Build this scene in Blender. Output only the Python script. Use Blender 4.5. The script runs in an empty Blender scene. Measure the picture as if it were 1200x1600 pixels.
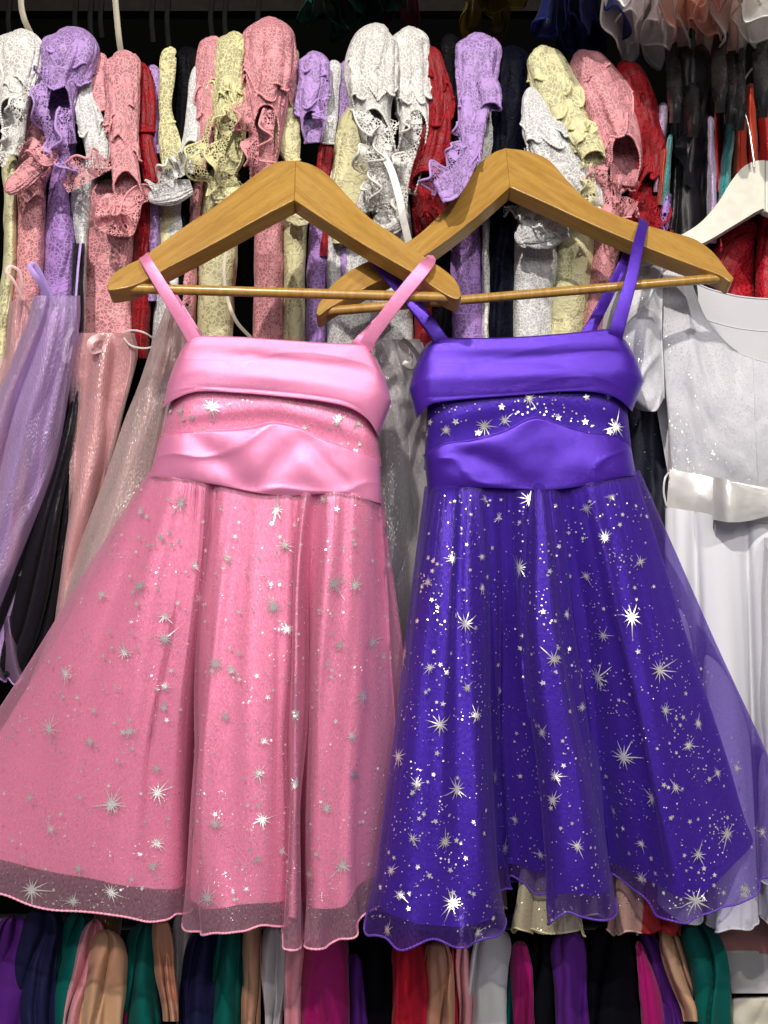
import bpy, math, random
import numpy as np
from mathutils import Vector, Matrix
from mathutils.bvhtree import BVHTree

S = bpy.context.scene
COL = S.collection
D = 1.3            # camera to dress plane (m)
Z0 = 1.25          # camera height
# ------------------------------------------------------------------ camera
cam = bpy.data.cameras.new('camera')
cam.sensor_fit = 'VERTICAL'
cam.angle = 2 * math.atan((800 / 1200) / D)
cam.clip_start = 0.01
cam.clip_end = 60
camo = bpy.data.objects.new('camera', cam)
COL.objects.link(camo)
camo.location = (0, -D, Z0)
camo.rotation_euler = (math.pi / 2, 0, 0)
S.camera = camo
# ------------------------------------------------------------------ world and lamps
w = bpy.data.worlds.new('World'); S.world = w; w.use_nodes = True
w.node_tree.nodes['Background'].inputs[0].default_value = (0.92, 0.90, 1.0, 1)
w.node_tree.nodes['Background'].inputs[1].default_value = 0.11

def spot(name, loc, target, energy, size, color, rad):
    l = bpy.data.lights.new(name, 'SPOT')
    l.energy = energy; l.spot_size = math.radians(size); l.spot_blend = 0.35
    l.shadow_soft_size = rad; l.color = color
    o = bpy.data.objects.new(name, l); COL.objects.link(o)
    o.location = loc
    o.rotation_euler = (Vector(target) - Vector(loc)).to_track_quat('-Z', 'Y').to_euler()
    return o
spot('ceiling_spot', (-0.75, -2.75, Z0 + 2.35), (0, 0, Z0 - .12), 500, 56, (1.0, 0.92, 0.84), 0.05)
spot('ceiling_spot', (1.35, -2.9, Z0 + 2.1), (0.1, 0, Z0 - 0.14), 215, 56, (1.0, 0.95, 0.88), 0.035)
al = bpy.data.lights.new('fill_area_light', 'AREA'); al.shape = 'RECTANGLE'; al.size = 1.6; al.size_y = .6  # added soft fill that lifts the shadows, not a shop fixture
al.energy = 24; al.color = (1.0, 0.97, 0.95)
alo = bpy.data.objects.new('fill_area_light', al); COL.objects.link(alo)
alo.location = (0.1, -2.6, Z0 + 1.0)
alo.rotation_euler = (Vector((0, 0, Z0)) - alo.location).to_track_quat('-Z', 'Y').to_euler()
S.view_settings.view_transform = 'Standard'
S.view_settings.look = 'None'
S.view_settings.exposure = -0.12
S.view_settings.gamma = 1
S.cycles.max_bounces = 5
S.cycles.diffuse_bounces = 2
S.cycles.glossy_bounces = 2
S.cycles.transmission_bounces = 4
S.cycles.transparent_max_bounces = 14
S.cycles.use_denoising = True
S.cycles.use_adaptive_sampling = True
S.cycles.adaptive_threshold = 0.035
S.cycles.adaptive_min_samples = 24
S.cycles.sample_clamp_indirect = 4

# ------------------------------------------------------------------ numeric helpers
def P(px, py, y):
    s = (D + y) / D
    return ((px - 600) / 1200 * s, y, Z0 + (800 - py) / 1200 * s)

def PA(px, py, y):
    px, py, y = np.broadcast_arrays(np.asarray(px, float), np.asarray(py, float), np.asarray(y, float))
    s = (D + y) / D
    return np.stack([(px - 600) / 1200 * s, y, Z0 + (800 - py) / 1200 * s], -1)

def _h(ix, iy, iz, seed):
    n = (ix * 374761393 + iy * 668265263 + iz * 2147483647 + seed * 1274126177) & 0xffffffff
    n = ((n ^ (n >> 13)) * 1274126177) & 0xffffffff
    n = n ^ (n >> 16)
    return (n & 0xffff) / 32767.5 - 1.0

def vnoise(x, y, z=0.0, seed=0):
    x, y, z = np.broadcast_arrays(np.asarray(x, float), np.asarray(y, float), np.asarray(z, float))
    ix, iy, iz = [np.floor(a).astype(np.int64) for a in (x, y, z)]
    fx, fy, fz = x - ix, y - iy, z - iz
    fx, fy, fz = [f * f * f * (f * (f * 6 - 15) + 10) for f in (fx, fy, fz)]
    r = 0
    for a in (0, 1):
        for b in (0, 1):
            for c in (0, 1):
                wgt = (fx if a else 1 - fx) * (fy if b else 1 - fy) * (fz if c else 1 - fz)
                r = r + wgt * _h(ix + a, iy + b, iz + c, seed)
    return r

def fbm(x, y, z=0.0, seed=0, oct=3):
    r, a, f = 0, 1.0, 1.0
    for i in range(oct):
        r = r + a * vnoise(np.asarray(x) * f, np.asarray(y) * f, np.asarray(z) * f, seed + i * 17)
        a *= .5; f *= 2.03
    return r

def ridge(x, y, z=0.0, seed=0, p=5.0):
    return np.clip(1 - np.abs(vnoise(x, y, z, seed)) * 1.35, 0, 1) ** p

def crom(ctrl, n, closed=False):
    """Catmull-Rom resample of ctrl[K, ...] to n samples along axis 0."""
    c = np.asarray(ctrl, float)
    K = len(c)
    if K == 2 and not closed:
        t = np.linspace(0, 1, n).reshape((-1,) + (1,) * (c.ndim - 1))
        return c[0] * (1 - t) + c[1] * t
    if closed:
        t = np.linspace(0, K, n, endpoint=False)
    else:
        t = np.linspace(0, K - 1, n)
    i = np.floor(t).astype(int)
    if not closed:
        i = np.minimum(i, K - 2)
    f = (t - i).reshape((-1,) + (1,) * (c.ndim - 1))
    if closed:
        p0, p1, p2, p3 = c[(i - 1) % K], c[i % K], c[(i + 1) % K], c[(i + 2) % K]
    else:
        e = np.concatenate([[2 * c[0] - c[1]], c, [2 * c[-1] - c[-2]]])
        p0, p1, p2, p3 = e[i], e[i + 1], e[i + 2], e[i + 3]
    return .5 * ((2 * p1) + (-p0 + p2) * f + (2 * p0 - 5 * p1 + 4 * p2 - p3) * f ** 2 + (-p0 + 3 * p1 - 3 * p2 + p3) * f ** 3)

def sstep(a, b, x):
    t = np.clip((np.asarray(x, float) - a) / (b - a), 0, 1)
    return t * t * (3 - 2 * t)

def normals(G, closed):
    if closed:
        du = np.roll(G, -1, 1) - np.roll(G, 1, 1)
    else:
        du = np.gradient(G, axis=1)
    dv = np.gradient(G, axis=0)
    n = np.cross(du, dv)
    l = np.linalg.norm(n, axis=-1, keepdims=True)
    return n / np.maximum(l, 1e-9)

# ------------------------------------------------------------------ object helpers
def thing(name, label, cat, loc, group=None):
    o = bpy.data.objects.new(name, None); COL.objects.link(o)
    o.location = loc
    o.empty_display_size = 0.02
    o['label'] = label; o['category'] = cat
    if group: o['group'] = group
    return o

def root_of(o):
    while o.parent: o = o.parent
    return o

def link(name, me, mat, parent=None):
    o = bpy.data.objects.new(name, me); COL.objects.link(o)
    if mat is not None: me.materials.append(mat)
    if parent is not None:
        o.parent = parent
        r = root_of(parent)
        if parent.parent is None:
            o.matrix_parent_inverse = Matrix.Translation(-Vector(r.location))
    return o

def mesh_from(name, verts, faces, mat, parent, uv=None, smooth=True, sharp=None):
    me = bpy.data.meshes.new(name)
    me.from_pydata([tuple(v) for v in verts], [], faces)
    if uv is not None:
        l = me.uv_layers.new(name='UVMap')
        vi = np.empty(len(me.loops), np.int32); me.loops.foreach_get('vertex_index', vi)
        l.data.foreach_set('uv', np.asarray(uv, np.float32)[vi].ravel())
    if smooth:
        me.polygons.foreach_set('use_smooth', [True] * len(me.polygons))
        if sharp: me.set_sharp_from_angle(angle=math.radians(sharp))
    me.update()
    return link(name, me, mat, parent)

def grid_mesh(name, G, mat, parent, closed=False, uvo=(0, 0), flip=False):
    nv, nu = G.shape[:2]
    if closed:                                   # repeat the seam column for clean UVs
        G = np.concatenate([G, G[:, :1]], 1); nu += 1
    us = np.linalg.norm(np.diff(G, axis=1), axis=-1).mean(0)
    vs = np.linalg.norm(np.diff(G, axis=0), axis=-1).mean(1)
    U = np.concatenate([[0], np.cumsum(us)]); V = np.concatenate([[0], np.cumsum(vs)])
    uv = np.stack(np.meshgrid(U + uvo[0], V + uvo[1]), -1).reshape(-1, 2)
    idx = np.arange(nv * nu).reshape(nv, nu)
    q = np.stack([idx[:-1, :-1], idx[1:, :-1], idx[1:, 1:], idx[:-1, 1:]], -1).reshape(-1, 4)
    if flip: q = q[:, ::-1]
    me = bpy.data.meshes.new(name)
    nf = len(q)
    me.vertices.add(nv * nu); me.vertices.foreach_set('co', G.astype(np.float32).ravel())
    me.loops.add(nf * 4); me.loops.foreach_set('vertex_index', q.astype(np.int32).ravel())
    me.polygons.add(nf); me.polygons.foreach_set('loop_start', np.arange(0, nf * 4, 4, dtype=np.int32))
    me.polygons.foreach_set('loop_total', np.full(nf, 4, np.int32))
    me.update(calc_edges=True)
    me.polygons.foreach_set('use_smooth', np.ones(nf, bool))
    l = me.uv_layers.new(name='UVMap')
    l.data.foreach_set('uv', uv[q.ravel()].astype(np.float32).ravel())
    me.validate()
    return link(name, me, mat, parent)

def cord(name, pts, r, mat, parent, closed=False, ns=7, bump=0.0, nb=0):
    """round cord along pts (array n,3); bump adds stitched beading"""
    p = np.asarray(pts, float); n = len(p)
    t = (np.roll(p, -1, 0) - np.roll(p, 1, 0)) if closed else np.gradient(p, axis=0)
    t /= np.maximum(np.linalg.norm(t, axis=1, keepdims=True), 1e-9)
    ref = np.where(np.abs(t[:, 1:2]) < .9, np.array([[0, 1, 0.]]), np.array([[1, 0, 0.]]))
    a = np.cross(t, ref); a /= np.maximum(np.linalg.norm(a, axis=1, keepdims=True), 1e-9)
    b = np.cross(t, a)
    rr = np.asarray(r) * (1 + bump * np.sin(np.arange(n) * (2 * math.pi * nb / n if nb else 1.9)))
    rr = np.broadcast_to(rr, (n,))
    th = np.linspace(0, 2 * math.pi, ns, endpoint=False)
    G = p[:, None] + rr[:, None, None] * (np.cos(th)[None, :, None] * a[:, None] + np.sin(th)[None, :, None] * b[:, None])
    if closed: G = np.concatenate([G, G[:1]], 0)
    return grid_mesh(name, G, mat, parent, closed=True)

def ribbon(name, pts, wid, mat, parent, thick=.0012, n=40, side=None, twist=0.0):
    """flat band of real thickness along 3-D control points; side = width direction hint"""
    c = crom(np.array(pts, float), n)
    t = np.gradient(c, axis=0); t /= np.linalg.norm(t, axis=1, keepdims=True)
    if side is None:
        sd = np.cross(t, np.array([[0, 1., 0]]))
    else:
        sd = np.broadcast_to(np.array(side, float), c.shape).copy()
        sd = sd - (sd * t).sum(1, keepdims=True) * t
    # keep continuous
    for i in range(len(sd)):
        l = np.linalg.norm(sd[i])
        sd[i] = sd[i] / l if l > 1e-3 else (sd[i - 1] if i else np.array([1., 0, 0]))
        if i and np.dot(sd[i], sd[i - 1]) < 0: sd[i] = -sd[i]
    for k in range(2):
        sd[1:-1] = (sd[:-2] + sd[1:-1] * 2 + sd[2:]) / 4
    sd /= np.linalg.norm(sd, axis=1, keepdims=True)
    nn = np.cross(t, sd)
    if twist:
        an = np.linspace(0, twist, n)[:, None]
        sd, nn = sd * np.cos(an) + nn * np.sin(an), nn * np.cos(an) - sd * np.sin(an)
    wv = np.broadcast_to(np.asarray(crom(np.array(wid, float)[:, None], n)[:, 0] if np.ndim(wid) else wid), (n,))
    prof = [(-.5, -.35), (-.44, -.5), (0, -.62), (.44, -.5), (.5, -.35), (.5, .35), (.44, .5), (0, .38), (-.44, .5), (-.5, .35)]
    G = np.stack([c + sd * (wv * a)[:, None] + nn * (thick * b) for a, b in prof], 1)
    return grid_mesh(name, G, mat, parent, closed=True)

def sheet(ctrl, nu, nv, closed=False):
    """bicubic grid through control rows of (px, py, y)"""
    c = np.array(ctrl, float)
    c = crom(c, nv)
    c = np.moveaxis(crom(np.moveaxis(c, 1, 0), nu, closed), 0, 1)
    return PA(c[..., 0], c[..., 1], c[..., 2])

# ------------------------------------------------------------------ materials
def newmat(name):
    m = bpy.data.materials.new(name); m.use_nodes = True
    nt = m.node_tree
    for n in list(nt.nodes): nt.nodes.remove(n)
    out = nt.nodes.new('ShaderNodeOutputMaterial')
    return m, nt, out

class NB:
    def __init__(s, nt): s.nt = nt
    def n(s, t, **kw):
        x = s.nt.nodes.new('ShaderNode' + t)
        ins = kw.pop('i', {})
        for k, v in kw.items(): setattr(x, k, v)
        for k, v in ins.items():
            if isinstance(v, bpy.types.NodeSocket): s.nt.links.new(v, x.inputs[k])
            else: x.inputs[k].default_value = v
        return x
    def m(s, op, a, b=None, c=None):
        x = s.nt.nodes.new('ShaderNodeMath'); x.operation = op
        for k, v in enumerate((a, b, c)):
            if v is None: continue
            if isinstance(v, bpy.types.NodeSocket): s.nt.links.new(v, x.inputs[k])
            else: x.inputs[k].default_value = v
        return x.outputs[0]
    def ramp(s, fac, a, b, lo=0.0, hi=1.0):
        x = s.n('MapRange', interpolation_type='SMOOTHSTEP', i={0: fac, 1: a, 2: b, 3: lo, 4: hi})
        return x.outputs[0]
    def mixc(s, fac, a, b):
        x = s.nt.nodes.new('ShaderNodeMix'); x.data_type = 'RGBA'
        for k, v in ((0, fac), (6, a), (7, b)):
            if isinstance(v, bpy.types.NodeSocket): s.nt.links.new(v, x.inputs[k])
            else: x.inputs[k].default_value = v
        return x.outputs[2]
    def bump(s, h, dist, strength=1.0, normal=None):
        i = {'Height': h, 'Distance': dist, 'Strength': strength}
        if normal is not None: i['Normal'] = normal
        return s.n('Bump', i=i).outputs[0]

def c4(c, k=1.0): return (c[0] * k, c[1] * k, c[2] * k, 1)
def tintw(c, k): return (c[0] + (1 - c[0]) * k, c[1] + (1 - c[1]) * k, c[2] + (1 - c[2]) * k, 1)
_mats = {}

def satin(name, col, rough=.36, metal=.25, grain=.4, wr=0.07):
    if name in _mats: return _mats[name]
    m, nt, out = newmat(name); b = NB(nt)
    uv = b.n('UVMap').outputs[0]
    mp = b.n('Mapping', i={0: uv, 3: (900, 2600, 1)}).outputs[0]
    n1 = b.n('TexNoise', i={'Vector': mp, 'Scale': 1.0, 'Detail': 0.0}).outputs[0]
    n2 = b.n('TexNoise', i={'Vector': uv, 'Scale': 28.0, 'Detail': 1.0}).outputs[0]
    hh = b.m('MULTIPLY_ADD', n2, .006 * wr / .001, b.m('MULTIPLY', n1, .6 * grain))
    nb = b.bump(hh, .001, 1.0)
    colr = b.mixc(b.ramp(n1, .3, .75), c4(col, .92), c4(col, 1.06))
    pr = b.n('BsdfPrincipled', i={'Base Color': colr, 'Roughness': rough, 'Metallic': metal, 'Normal': nb,
             'Sheen Weight': .25 * min(1, max(col) * 2), 'Sheen Roughness': .4, 'Sheen Tint': tintw(col, .5), 'Anisotropic': .35,
             'Specular IOR Level': .55})
    nt.links.new(pr.outputs[0], out.inputs[0])
    _mats[name] = m
    return m

def organza(name, col, op=.5, glint=.6, rough=.33, tl_=.25):
    if name in _mats: return _mats[name]
    m, nt, out = newmat(name); b = NB(nt)
    uv = b.n('UVMap').outputs[0]
    mp = b.n('Mapping', i={0: uv, 3: (1, .28, 1)}).outputs[0]
    n1 = b.n('TexNoise', i={'Vector': mp, 'Scale': 700.0, 'Detail': 0.0}).outputs[0]
    n2 = b.n('TexNoise', i={'Vector': mp, 'Scale': 40.0, 'Detail': 1.0}).outputs[0]
    nb = b.bump(b.m('MULTIPLY_ADD', n2, 1.0, b.m('MULTIPLY', n1, 1.2 * glint)), .001, 1.0)
    pr = b.n('BsdfPrincipled', i={'Base Color': c4(col), 'Roughness': rough, 'Metallic': .25, 'Normal': nb,
             'Sheen Weight': .22, 'Sheen Tint': tintw(col, .4), 'Specular IOR Level': .7})
    tl = b.n('BsdfTranslucent', i={0: c4(col)})
    mx = b.n('MixShader', i={0: tl_, 1: pr.outputs[0], 2: tl.outputs[0]})
    tr = b.n('BsdfTransparent', i={0: tintw(col, .5)})
    lw = b.n('LayerWeight', i={0: .35}).outputs['Facing']
    f = b.m('ADD', op, b.m('MULTIPLY', b.m('MULTIPLY', lw, lw), 0.85 * (1 - op)))
    f = b.m('ADD', f, b.m('MULTIPLY', b.m('SUBTRACT', n1, .5), .22))
    f = b.m('MINIMUM', b.m('MAXIMUM', f, .02), .97)
    m2 = b.n('MixShader', i={0: f, 1: tr.outputs[0], 2: mx.outputs[0]})
    nt.links.new(m2.outputs[0], out.inputs[0])
    _mats[name] = m
    return m

def lace(name, col, k=1.0, holes=True, motif=.34, under=None):
    """corded lace: hexagon-like net with holes, see-through or backed by a shade-darkened lining, solid petals and raised outlines"""
    key = name
    if key in _mats: return _mats[key]
    m, nt, out = newmat(name); b = NB(nt)
    uv = b.n('UVMap').outputs[0]
    wob = b.n('TexNoise', i={'Vector': uv, 'Scale': 60.0 * k, 'Detail': 1.0}).outputs['Color']
    wv = b.n('VectorMath', operation='MULTIPLY_ADD', i={0: wob, 1: (.006 / k,) * 3, 2: uv}).outputs[0]
    net = b.n('TexVoronoi', feature='DISTANCE_TO_EDGE', i={'Vector': wv, 'Scale': 185.0 * k}).outputs['Distance']
    big = b.n('TexVoronoi', feature='F1', i={'Vector': wv, 'Scale': 31.0 * k, 'Randomness': .7}).outputs['Distance']
    sm = b.n('TexVoronoi', feature='SMOOTH_F1', i={'Vector': wv, 'Scale': 92.0 * k, 'Smoothness': .3}).outputs['Distance']
    nz = b.n('TexNoise', i={'Vector': uv, 'Scale': 24.0 * k, 'Detail': 1.0}).outputs[0]
    nz2 = b.n('TexNoise', i={'Vector': uv, 'Scale': 46.0 * k, 'Detail': 0.0, 'Distortion': .8}).outputs[0]
    fd = b.m('ADD', big, b.m('MULTIPLY', b.m('SUBTRACT', sm, .3), .45))
    petal = b.ramp(fd, motif - .03, motif + .02, 1, 0)
    ring = b.ramp(b.m('ABSOLUTE', b.m('SUBTRACT', fd, motif)), .022, .05, 1, 0)
    ring2 = b.ramp(b.m('ABSOLUTE', b.m('SUBTRACT', fd, motif * .45)), .02, .045, 1, 0)
    vine = b.ramp(b.m('ABSOLUTE', b.m('SUBTRACT', nz2, .5)), .018, .05, 1, 0)
    gate = b.ramp(nz, .42, .5)
    vine = b.m('MULTIPLY', vine, b.m('MAXIMUM', gate, petal))
    cordl = b.m('MAXIMUM', b.m('MAXIMUM', ring, b.m('MULTIPLY', ring2, .7)), vine)
    eye = b.m('MULTIPLY', b.ramp(sm, .10, .15, 1, 0), b.ramp(nz, .56, .60))
    solid = b.m('MAXIMUM', petal, cordl)
    thread = b.ramp(net, .06, .13, 1, 0)
    fab = b.m('MULTIPLY', b.m('MAXIMUM', thread, solid), b.m('SUBTRACT', 1.0, eye))
    th = b.n('TexNoise', i={'Vector': uv, 'Scale': 1300.0, 'Detail': 1.0}).outputs[0]
    h = b.m('ADD', b.m('MULTIPLY', cordl, .9), b.m('MULTIPLY', petal, .4))
    h = b.m('ADD', h, b.m('MULTIPLY', thread, .35))
    h = b.m('ADD', h, b.m('MULTIPLY', th, .22))
    nb = b.bump(h, .0014, .65)
    colr = b.mixc(b.ramp(th, .3, .8), c4(col, .84), c4(col, 1.10))
    pr = b.n('BsdfPrincipled', i={'Base Color': colr, 'Roughness': .55, 'Normal': nb, 'Sheen Weight': .3 * min(1, max(col) * 2),
             'Sheen Tint': tintw(col, .3), 'Specular IOR Level': .3 * min(1, .15 + max(col) * 2)})
    if holes:
        tr = b.n('BsdfTransparent')
        mx = b.n('MixShader', i={0: fab, 1: tr.outputs[0], 2: pr.outputs[0]})
        nt.links.new(mx.outputs[0], out.inputs[0])
    else:
        ln = b.n('BsdfPrincipled', i={'Base Color': c4(under or col, .55 if min(col) > .4 else .46), 'Roughness': .45, 'Specular IOR Level': .4 * min(1, .1 + max(col) * 2), 'Normal': b.bump(h, .0015, .35)})  # lining in the holes, its colour darkened for the shade within
        mx = b.n('MixShader', i={0: fab, 1: ln.outputs[0], 2: pr.outputs[0]})
        nt.links.new(mx.outputs[0], out.inputs[0])
    _mats[key] = m
    return m

def cloth(name, col, rough=.7, spec=.3, sheen=.3, weave=.4, wr=.3):
    if name in _mats: return _mats[name]
    m, nt, out = newmat(name); b = NB(nt)
    uv = b.n('UVMap').outputs[0]
    n1 = b.n('TexNoise', i={'Vector': uv, 'Scale': 1100.0, 'Detail': 1.0}).outputs[0]
    n2 = b.n('TexNoise', i={'Vector': uv, 'Scale': 22.0, 'Detail': 1.0}).outputs[0]
    nb = b.bump(b.m('MULTIPLY_ADD', n2, 6 * wr, b.m('MULTIPLY', n1, .7 * weave)), .001, 1.0)
    colr = b.mixc(b.ramp(n1, .3, .75), c4(col, .87), c4(col, 1.08))
    pr = b.n('BsdfPrincipled', i={'Base Color': colr, 'Roughness': rough, 'Normal': nb, 'Sheen Weight': sheen * min(1, max(col) * 2.5),
             'Sheen Tint': tintw(col, .2), 'Specular IOR Level': spec * min(1, .3 + max(col) * 2)})
    nt.links.new(pr.outputs[0], out.inputs[0])
    _mats[name] = m
    return m

def glitter(name, col, base_rough=.6, amt=.5, spark=(1, 1, 1), scale=620.0, alpha=None):
    """fabric with small foil flecks"""
    if name in _mats: return _mats[name]
    m, nt, out = newmat(name); b = NB(nt)
    uv = b.n('UVMap').outputs[0]
    vo = b.n('TexVoronoi', feature='F1', i={'Vector': uv, 'Scale': scale, 'Randomness': 1.0})
    cr = b.n('SeparateColor', i={0: vo.outputs['Color']})
    fl = b.m('MULTIPLY', b.ramp(vo.outputs['Distance'], .28, .36, 1, 0), b.m('GREATER_THAN', cr.outputs[0], 1 - amt))
    nn = b.n('VectorMath', operation='MULTIPLY_ADD', i={0: vo.outputs['Color'], 1: (1.3, 1.3, 1.3), 2: (-.65, -.65, -.65)}).outputs[0]
    ge = b.n('NewGeometry').outputs['Normal']
    tn = b.n('VectorMath', operation='NORMALIZE', i={0: b.n('VectorMath', operation='ADD', i={0: ge, 1: nn}).outputs[0]}).outputs[0]
    n2 = b.n('TexNoise', i={'Vector': uv, 'Scale': 22.0, 'Detail': 3.0}).outputs[0]
    pr = b.n('BsdfPrincipled', i={'Base Color': c4(col), 'Roughness': base_rough, 'Sheen Weight': .3, 'Normal': b.bump(n2, .006, .25)})
    fo = b.n('BsdfPrincipled', i={'Base Color': c4(spark), 'Metallic': 1.0, 'Roughness': .22, 'Normal': tn})
    base = pr.outputs[0]
    if alpha is not None:
        tr = b.n('BsdfTransparent', i={0: tintw(col, .6)})
        lw = b.n('LayerWeight', i={0: .35}).outputs['Facing']
        base = b.n('MixShader', i={0: b.m('ADD', alpha, b.m('MULTIPLY', lw, (1 - alpha) * .7)), 1: tr.outputs[0], 2: pr.outputs[0]}).outputs[0]
    mx = b.n('MixShader', i={0: fl, 1: base, 2: fo.outputs[0]})
    nt.links.new(mx.outputs[0], out.inputs[0])
    _mats[name] = m
    return m

def wood():
    if 'wood' in _mats: return _mats['wood']
    m, nt, out = newmat('varnished_wood'); b = NB(nt)
    uv = b.n('UVMap').outputs[0]
    mp = b.n('Mapping', i={0: uv, 3: (5, 75, 1)}).outputs[0]
    n1 = b.n('TexNoise', i={'Vector': mp, 'Scale': 1.6, 'Detail': 5.0, 'Distortion': .6}).outputs[0]
    n2 = b.n('TexNoise', i={'Vector': b.n('Mapping', i={0: uv, 3: (60, 900, 1)}).outputs[0], 'Scale': 1.0, 'Detail': 3.0}).outputs[0]
    n3 = b.n('TexNoise', i={'Vector': uv, 'Scale': 14.0, 'Detail': 3.0}).outputs[0]
    c = b.mixc(b.ramp(n1, .25, .8), (.34, .175, .027, 1), (.48, .275, .054, 1))
    c = b.mixc(b.m('MULTIPLY', b.ramp(n2, .5, .72), .55), c, (.20, .092, .014, 1))
    c = b.mixc(b.m('MULTIPLY', b.ramp(n3, .5, .8), .25), c, (.25, .12, .018, 1))
    pr = b.n('BsdfPrincipled', i={'Base Color': c, 'Roughness': b.ramp(n3, .2, .8, .3, .46), 'Normal': b.bump(n2, .0004, .35),
             'Coat Weight': .5, 'Coat Roughness': .2})
    nt.links.new(pr.outputs[0], out.inputs[0])
    _mats['wood'] = m
    return m

def plain(name, col, rough=.5, metal=0.0, spec=.5):
    if name in _mats: return _mats[name]
    m, nt, out = newmat(name); b = NB(nt)
    tc = b.n('TexCoord').outputs['Object']
    n = b.n('TexNoise', i={'Vector': tc, 'Scale': 60.0, 'Detail': 4.0}).outputs[0]
    c = b.mixc(b.ramp(n, .3, .75), c4(col, .9), c4(col, 1.05))
    pr = b.n('BsdfPrincipled', i={'Base Color': c, 'Roughness': b.ramp(n, .2, .8, rough * .85, min(1, rough * 1.15)), 'Metallic': metal, 'Specular IOR Level': spec})
    nt.links.new(pr.outputs[0], out.inputs[0])
    _mats[name] = m
    return m

def foil():
    if 'foil' in _mats: return _mats['foil']
    m, nt, out = newmat('silver_foil'); b = NB(nt)
    tc = b.n('TexCoord').outputs['Object']
    n = b.n('TexNoise', i={'Vector': tc, 'Scale': 420.0, 'Detail': 1.0}).outputs[0]
    nl = b.n('TexNoise', i={'Vector': tc, 'Scale': 22.0, 'Detail': 0.0}).outputs[0]
    nb = b.bump(b.m('MULTIPLY_ADD', nl, 20.0, b.m('MULTIPLY', n, .5)), .001, .9)
    pr = b.n('BsdfPrincipled', i={'Base Color': (.92, .90, .87, 1), 'Metallic': .66, 'Roughness': .33, 'Normal': nb})
    nt.links.new(pr.outputs[0], out.inputs[0])
    _mats['foil'] = m
    return m

C = dict(
    coral=(.84, .37, .40), white=(.84, .83, .79), cream=(.78, .74, .40), lav=(.52, .33, .72), red=(.32, .002, .009),
    black=(.004, .004, .006), navy=(.004, .005, .014),
    pink=(.86, .27, .47), purple=(.085, .022, .42), teal=(.0, .10, .085), magenta=(.42, .005, .16),
    tan=(.55, .33, .19), copper=(.60, .30, .18), rose=(.80, .36, .42), silver=(.62, .62, .63), violet=(.075, .010, .17))

# ------------------------------------------------------------------ the setting
def box(name, x0, x1, y0, y1, z0, z1, mat, parent=None):
    v = [(x, y, z) for x in (x0, x1) for y in (y0, y1) for z in (z0, z1)]
    f = [(0, 1, 3, 2), (4, 6, 7, 5), (0, 4, 5, 1), (2, 3, 7, 6), (0, 2, 6, 4), (1, 5, 7, 3)]
    uv = [(a[0], a[2]) for a in v]
    return mesh_from(name, v, f, mat, parent, uv, smooth=False)

bw = box('back_wall', -1.6, 1.6, .78, .82, 0.0, 2.9, cloth('wall_shade_dark', (.002, .002, .002), .95, 0, 0))  # near black colour stands in for the shade behind the rail
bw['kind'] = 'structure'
pw = box('wall_panel', -1.6, 1.6, .76, .779, P(0, 17, .76)[2], P(0, 17, .76)[2] + .06, plain('panel_beige_shaded', (.008, .007, .006), .8, 0, .1))  # beige strip with its dimness put into the colour
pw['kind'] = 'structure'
rl = cord('clothes_rail', np.array([(-1.3 + .1 * i, .33, P(0, -40, .33)[2]) for i in range(27)]), .0125, plain('rail_metal', (.02, .02, .022), .35, .6), None, ns=12)
rl['kind'] = 'structure'
rl2 = cord('lower_clothes_rail', np.array([(-1.3 + .1 * i, .33, P(0, 1440, .33)[2]) for i in range(27)]), .0125, plain('rail_metal', (.02, .02, .022), .35, .6), None, ns=12)
rl2['kind'] = 'structure'

# ------------------------------------------------------------------ wooden hangers
def in_plane(py, ym, tilt, pm): return ym - (py - pm) / 1200 * math.tan(tilt)

def prism(name, outline, ym, pm, tilt, thick, mat, parent, ang=0.0, bevel=.0022):
    """closed px outline extruded to a slab lying in a plane tilted about X"""
    fr = np.array([P(px, py, in_plane(py, ym, tilt, pm)) for px, py in outline])
    back = fr + np.array([0, math.cos(tilt), -math.sin(tilt)]) * thick
    n = len(fr)
    v = np.concatenate([fr, back])
    a2 = sum(outline[i][0] * outline[(i + 1) % n][1] - outline[(i + 1) % n][0] * outline[i][1] for i in range(n))
    f0 = list(range(n)); f1 = list(range(n, 2 * n))[::-1]
    sides = [(i, i + n, (i + 1) % n + n, (i + 1) % n) for i in range(n)]
    if a2 > 0:
        f0 = f0[::-1]; f1 = f1[::-1]; sides = [s[::-1] for s in sides]
    ca, sa = math.cos(ang), math.sin(ang)
    o2 = np.array(outline) / 1200
    uv0 = np.stack([o2[:, 0] * ca + o2[:, 1] * sa, -o2[:, 0] * sa + o2[:, 1] * ca], 1)
    uv = np.concatenate([uv0, uv0 + np.array([.013, thick])])
    o = mesh_from(name, v, [f0, f1] + sides, mat, parent, uv, smooth=True, sharp=35)
    if bevel:
        md = o.modifiers.new('edge_rounding', 'BEVEL'); md.width = bevel; md.segments = 3; md.limit_method = 'ANGLE'
        md.angle_limit = math.radians(40); md.harden_normals = False
    return o

def curve2(pts, n=8):
    return [tuple(p) for p in crom(np.array(pts, float), (len(pts) - 1) * n + 1)]

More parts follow.
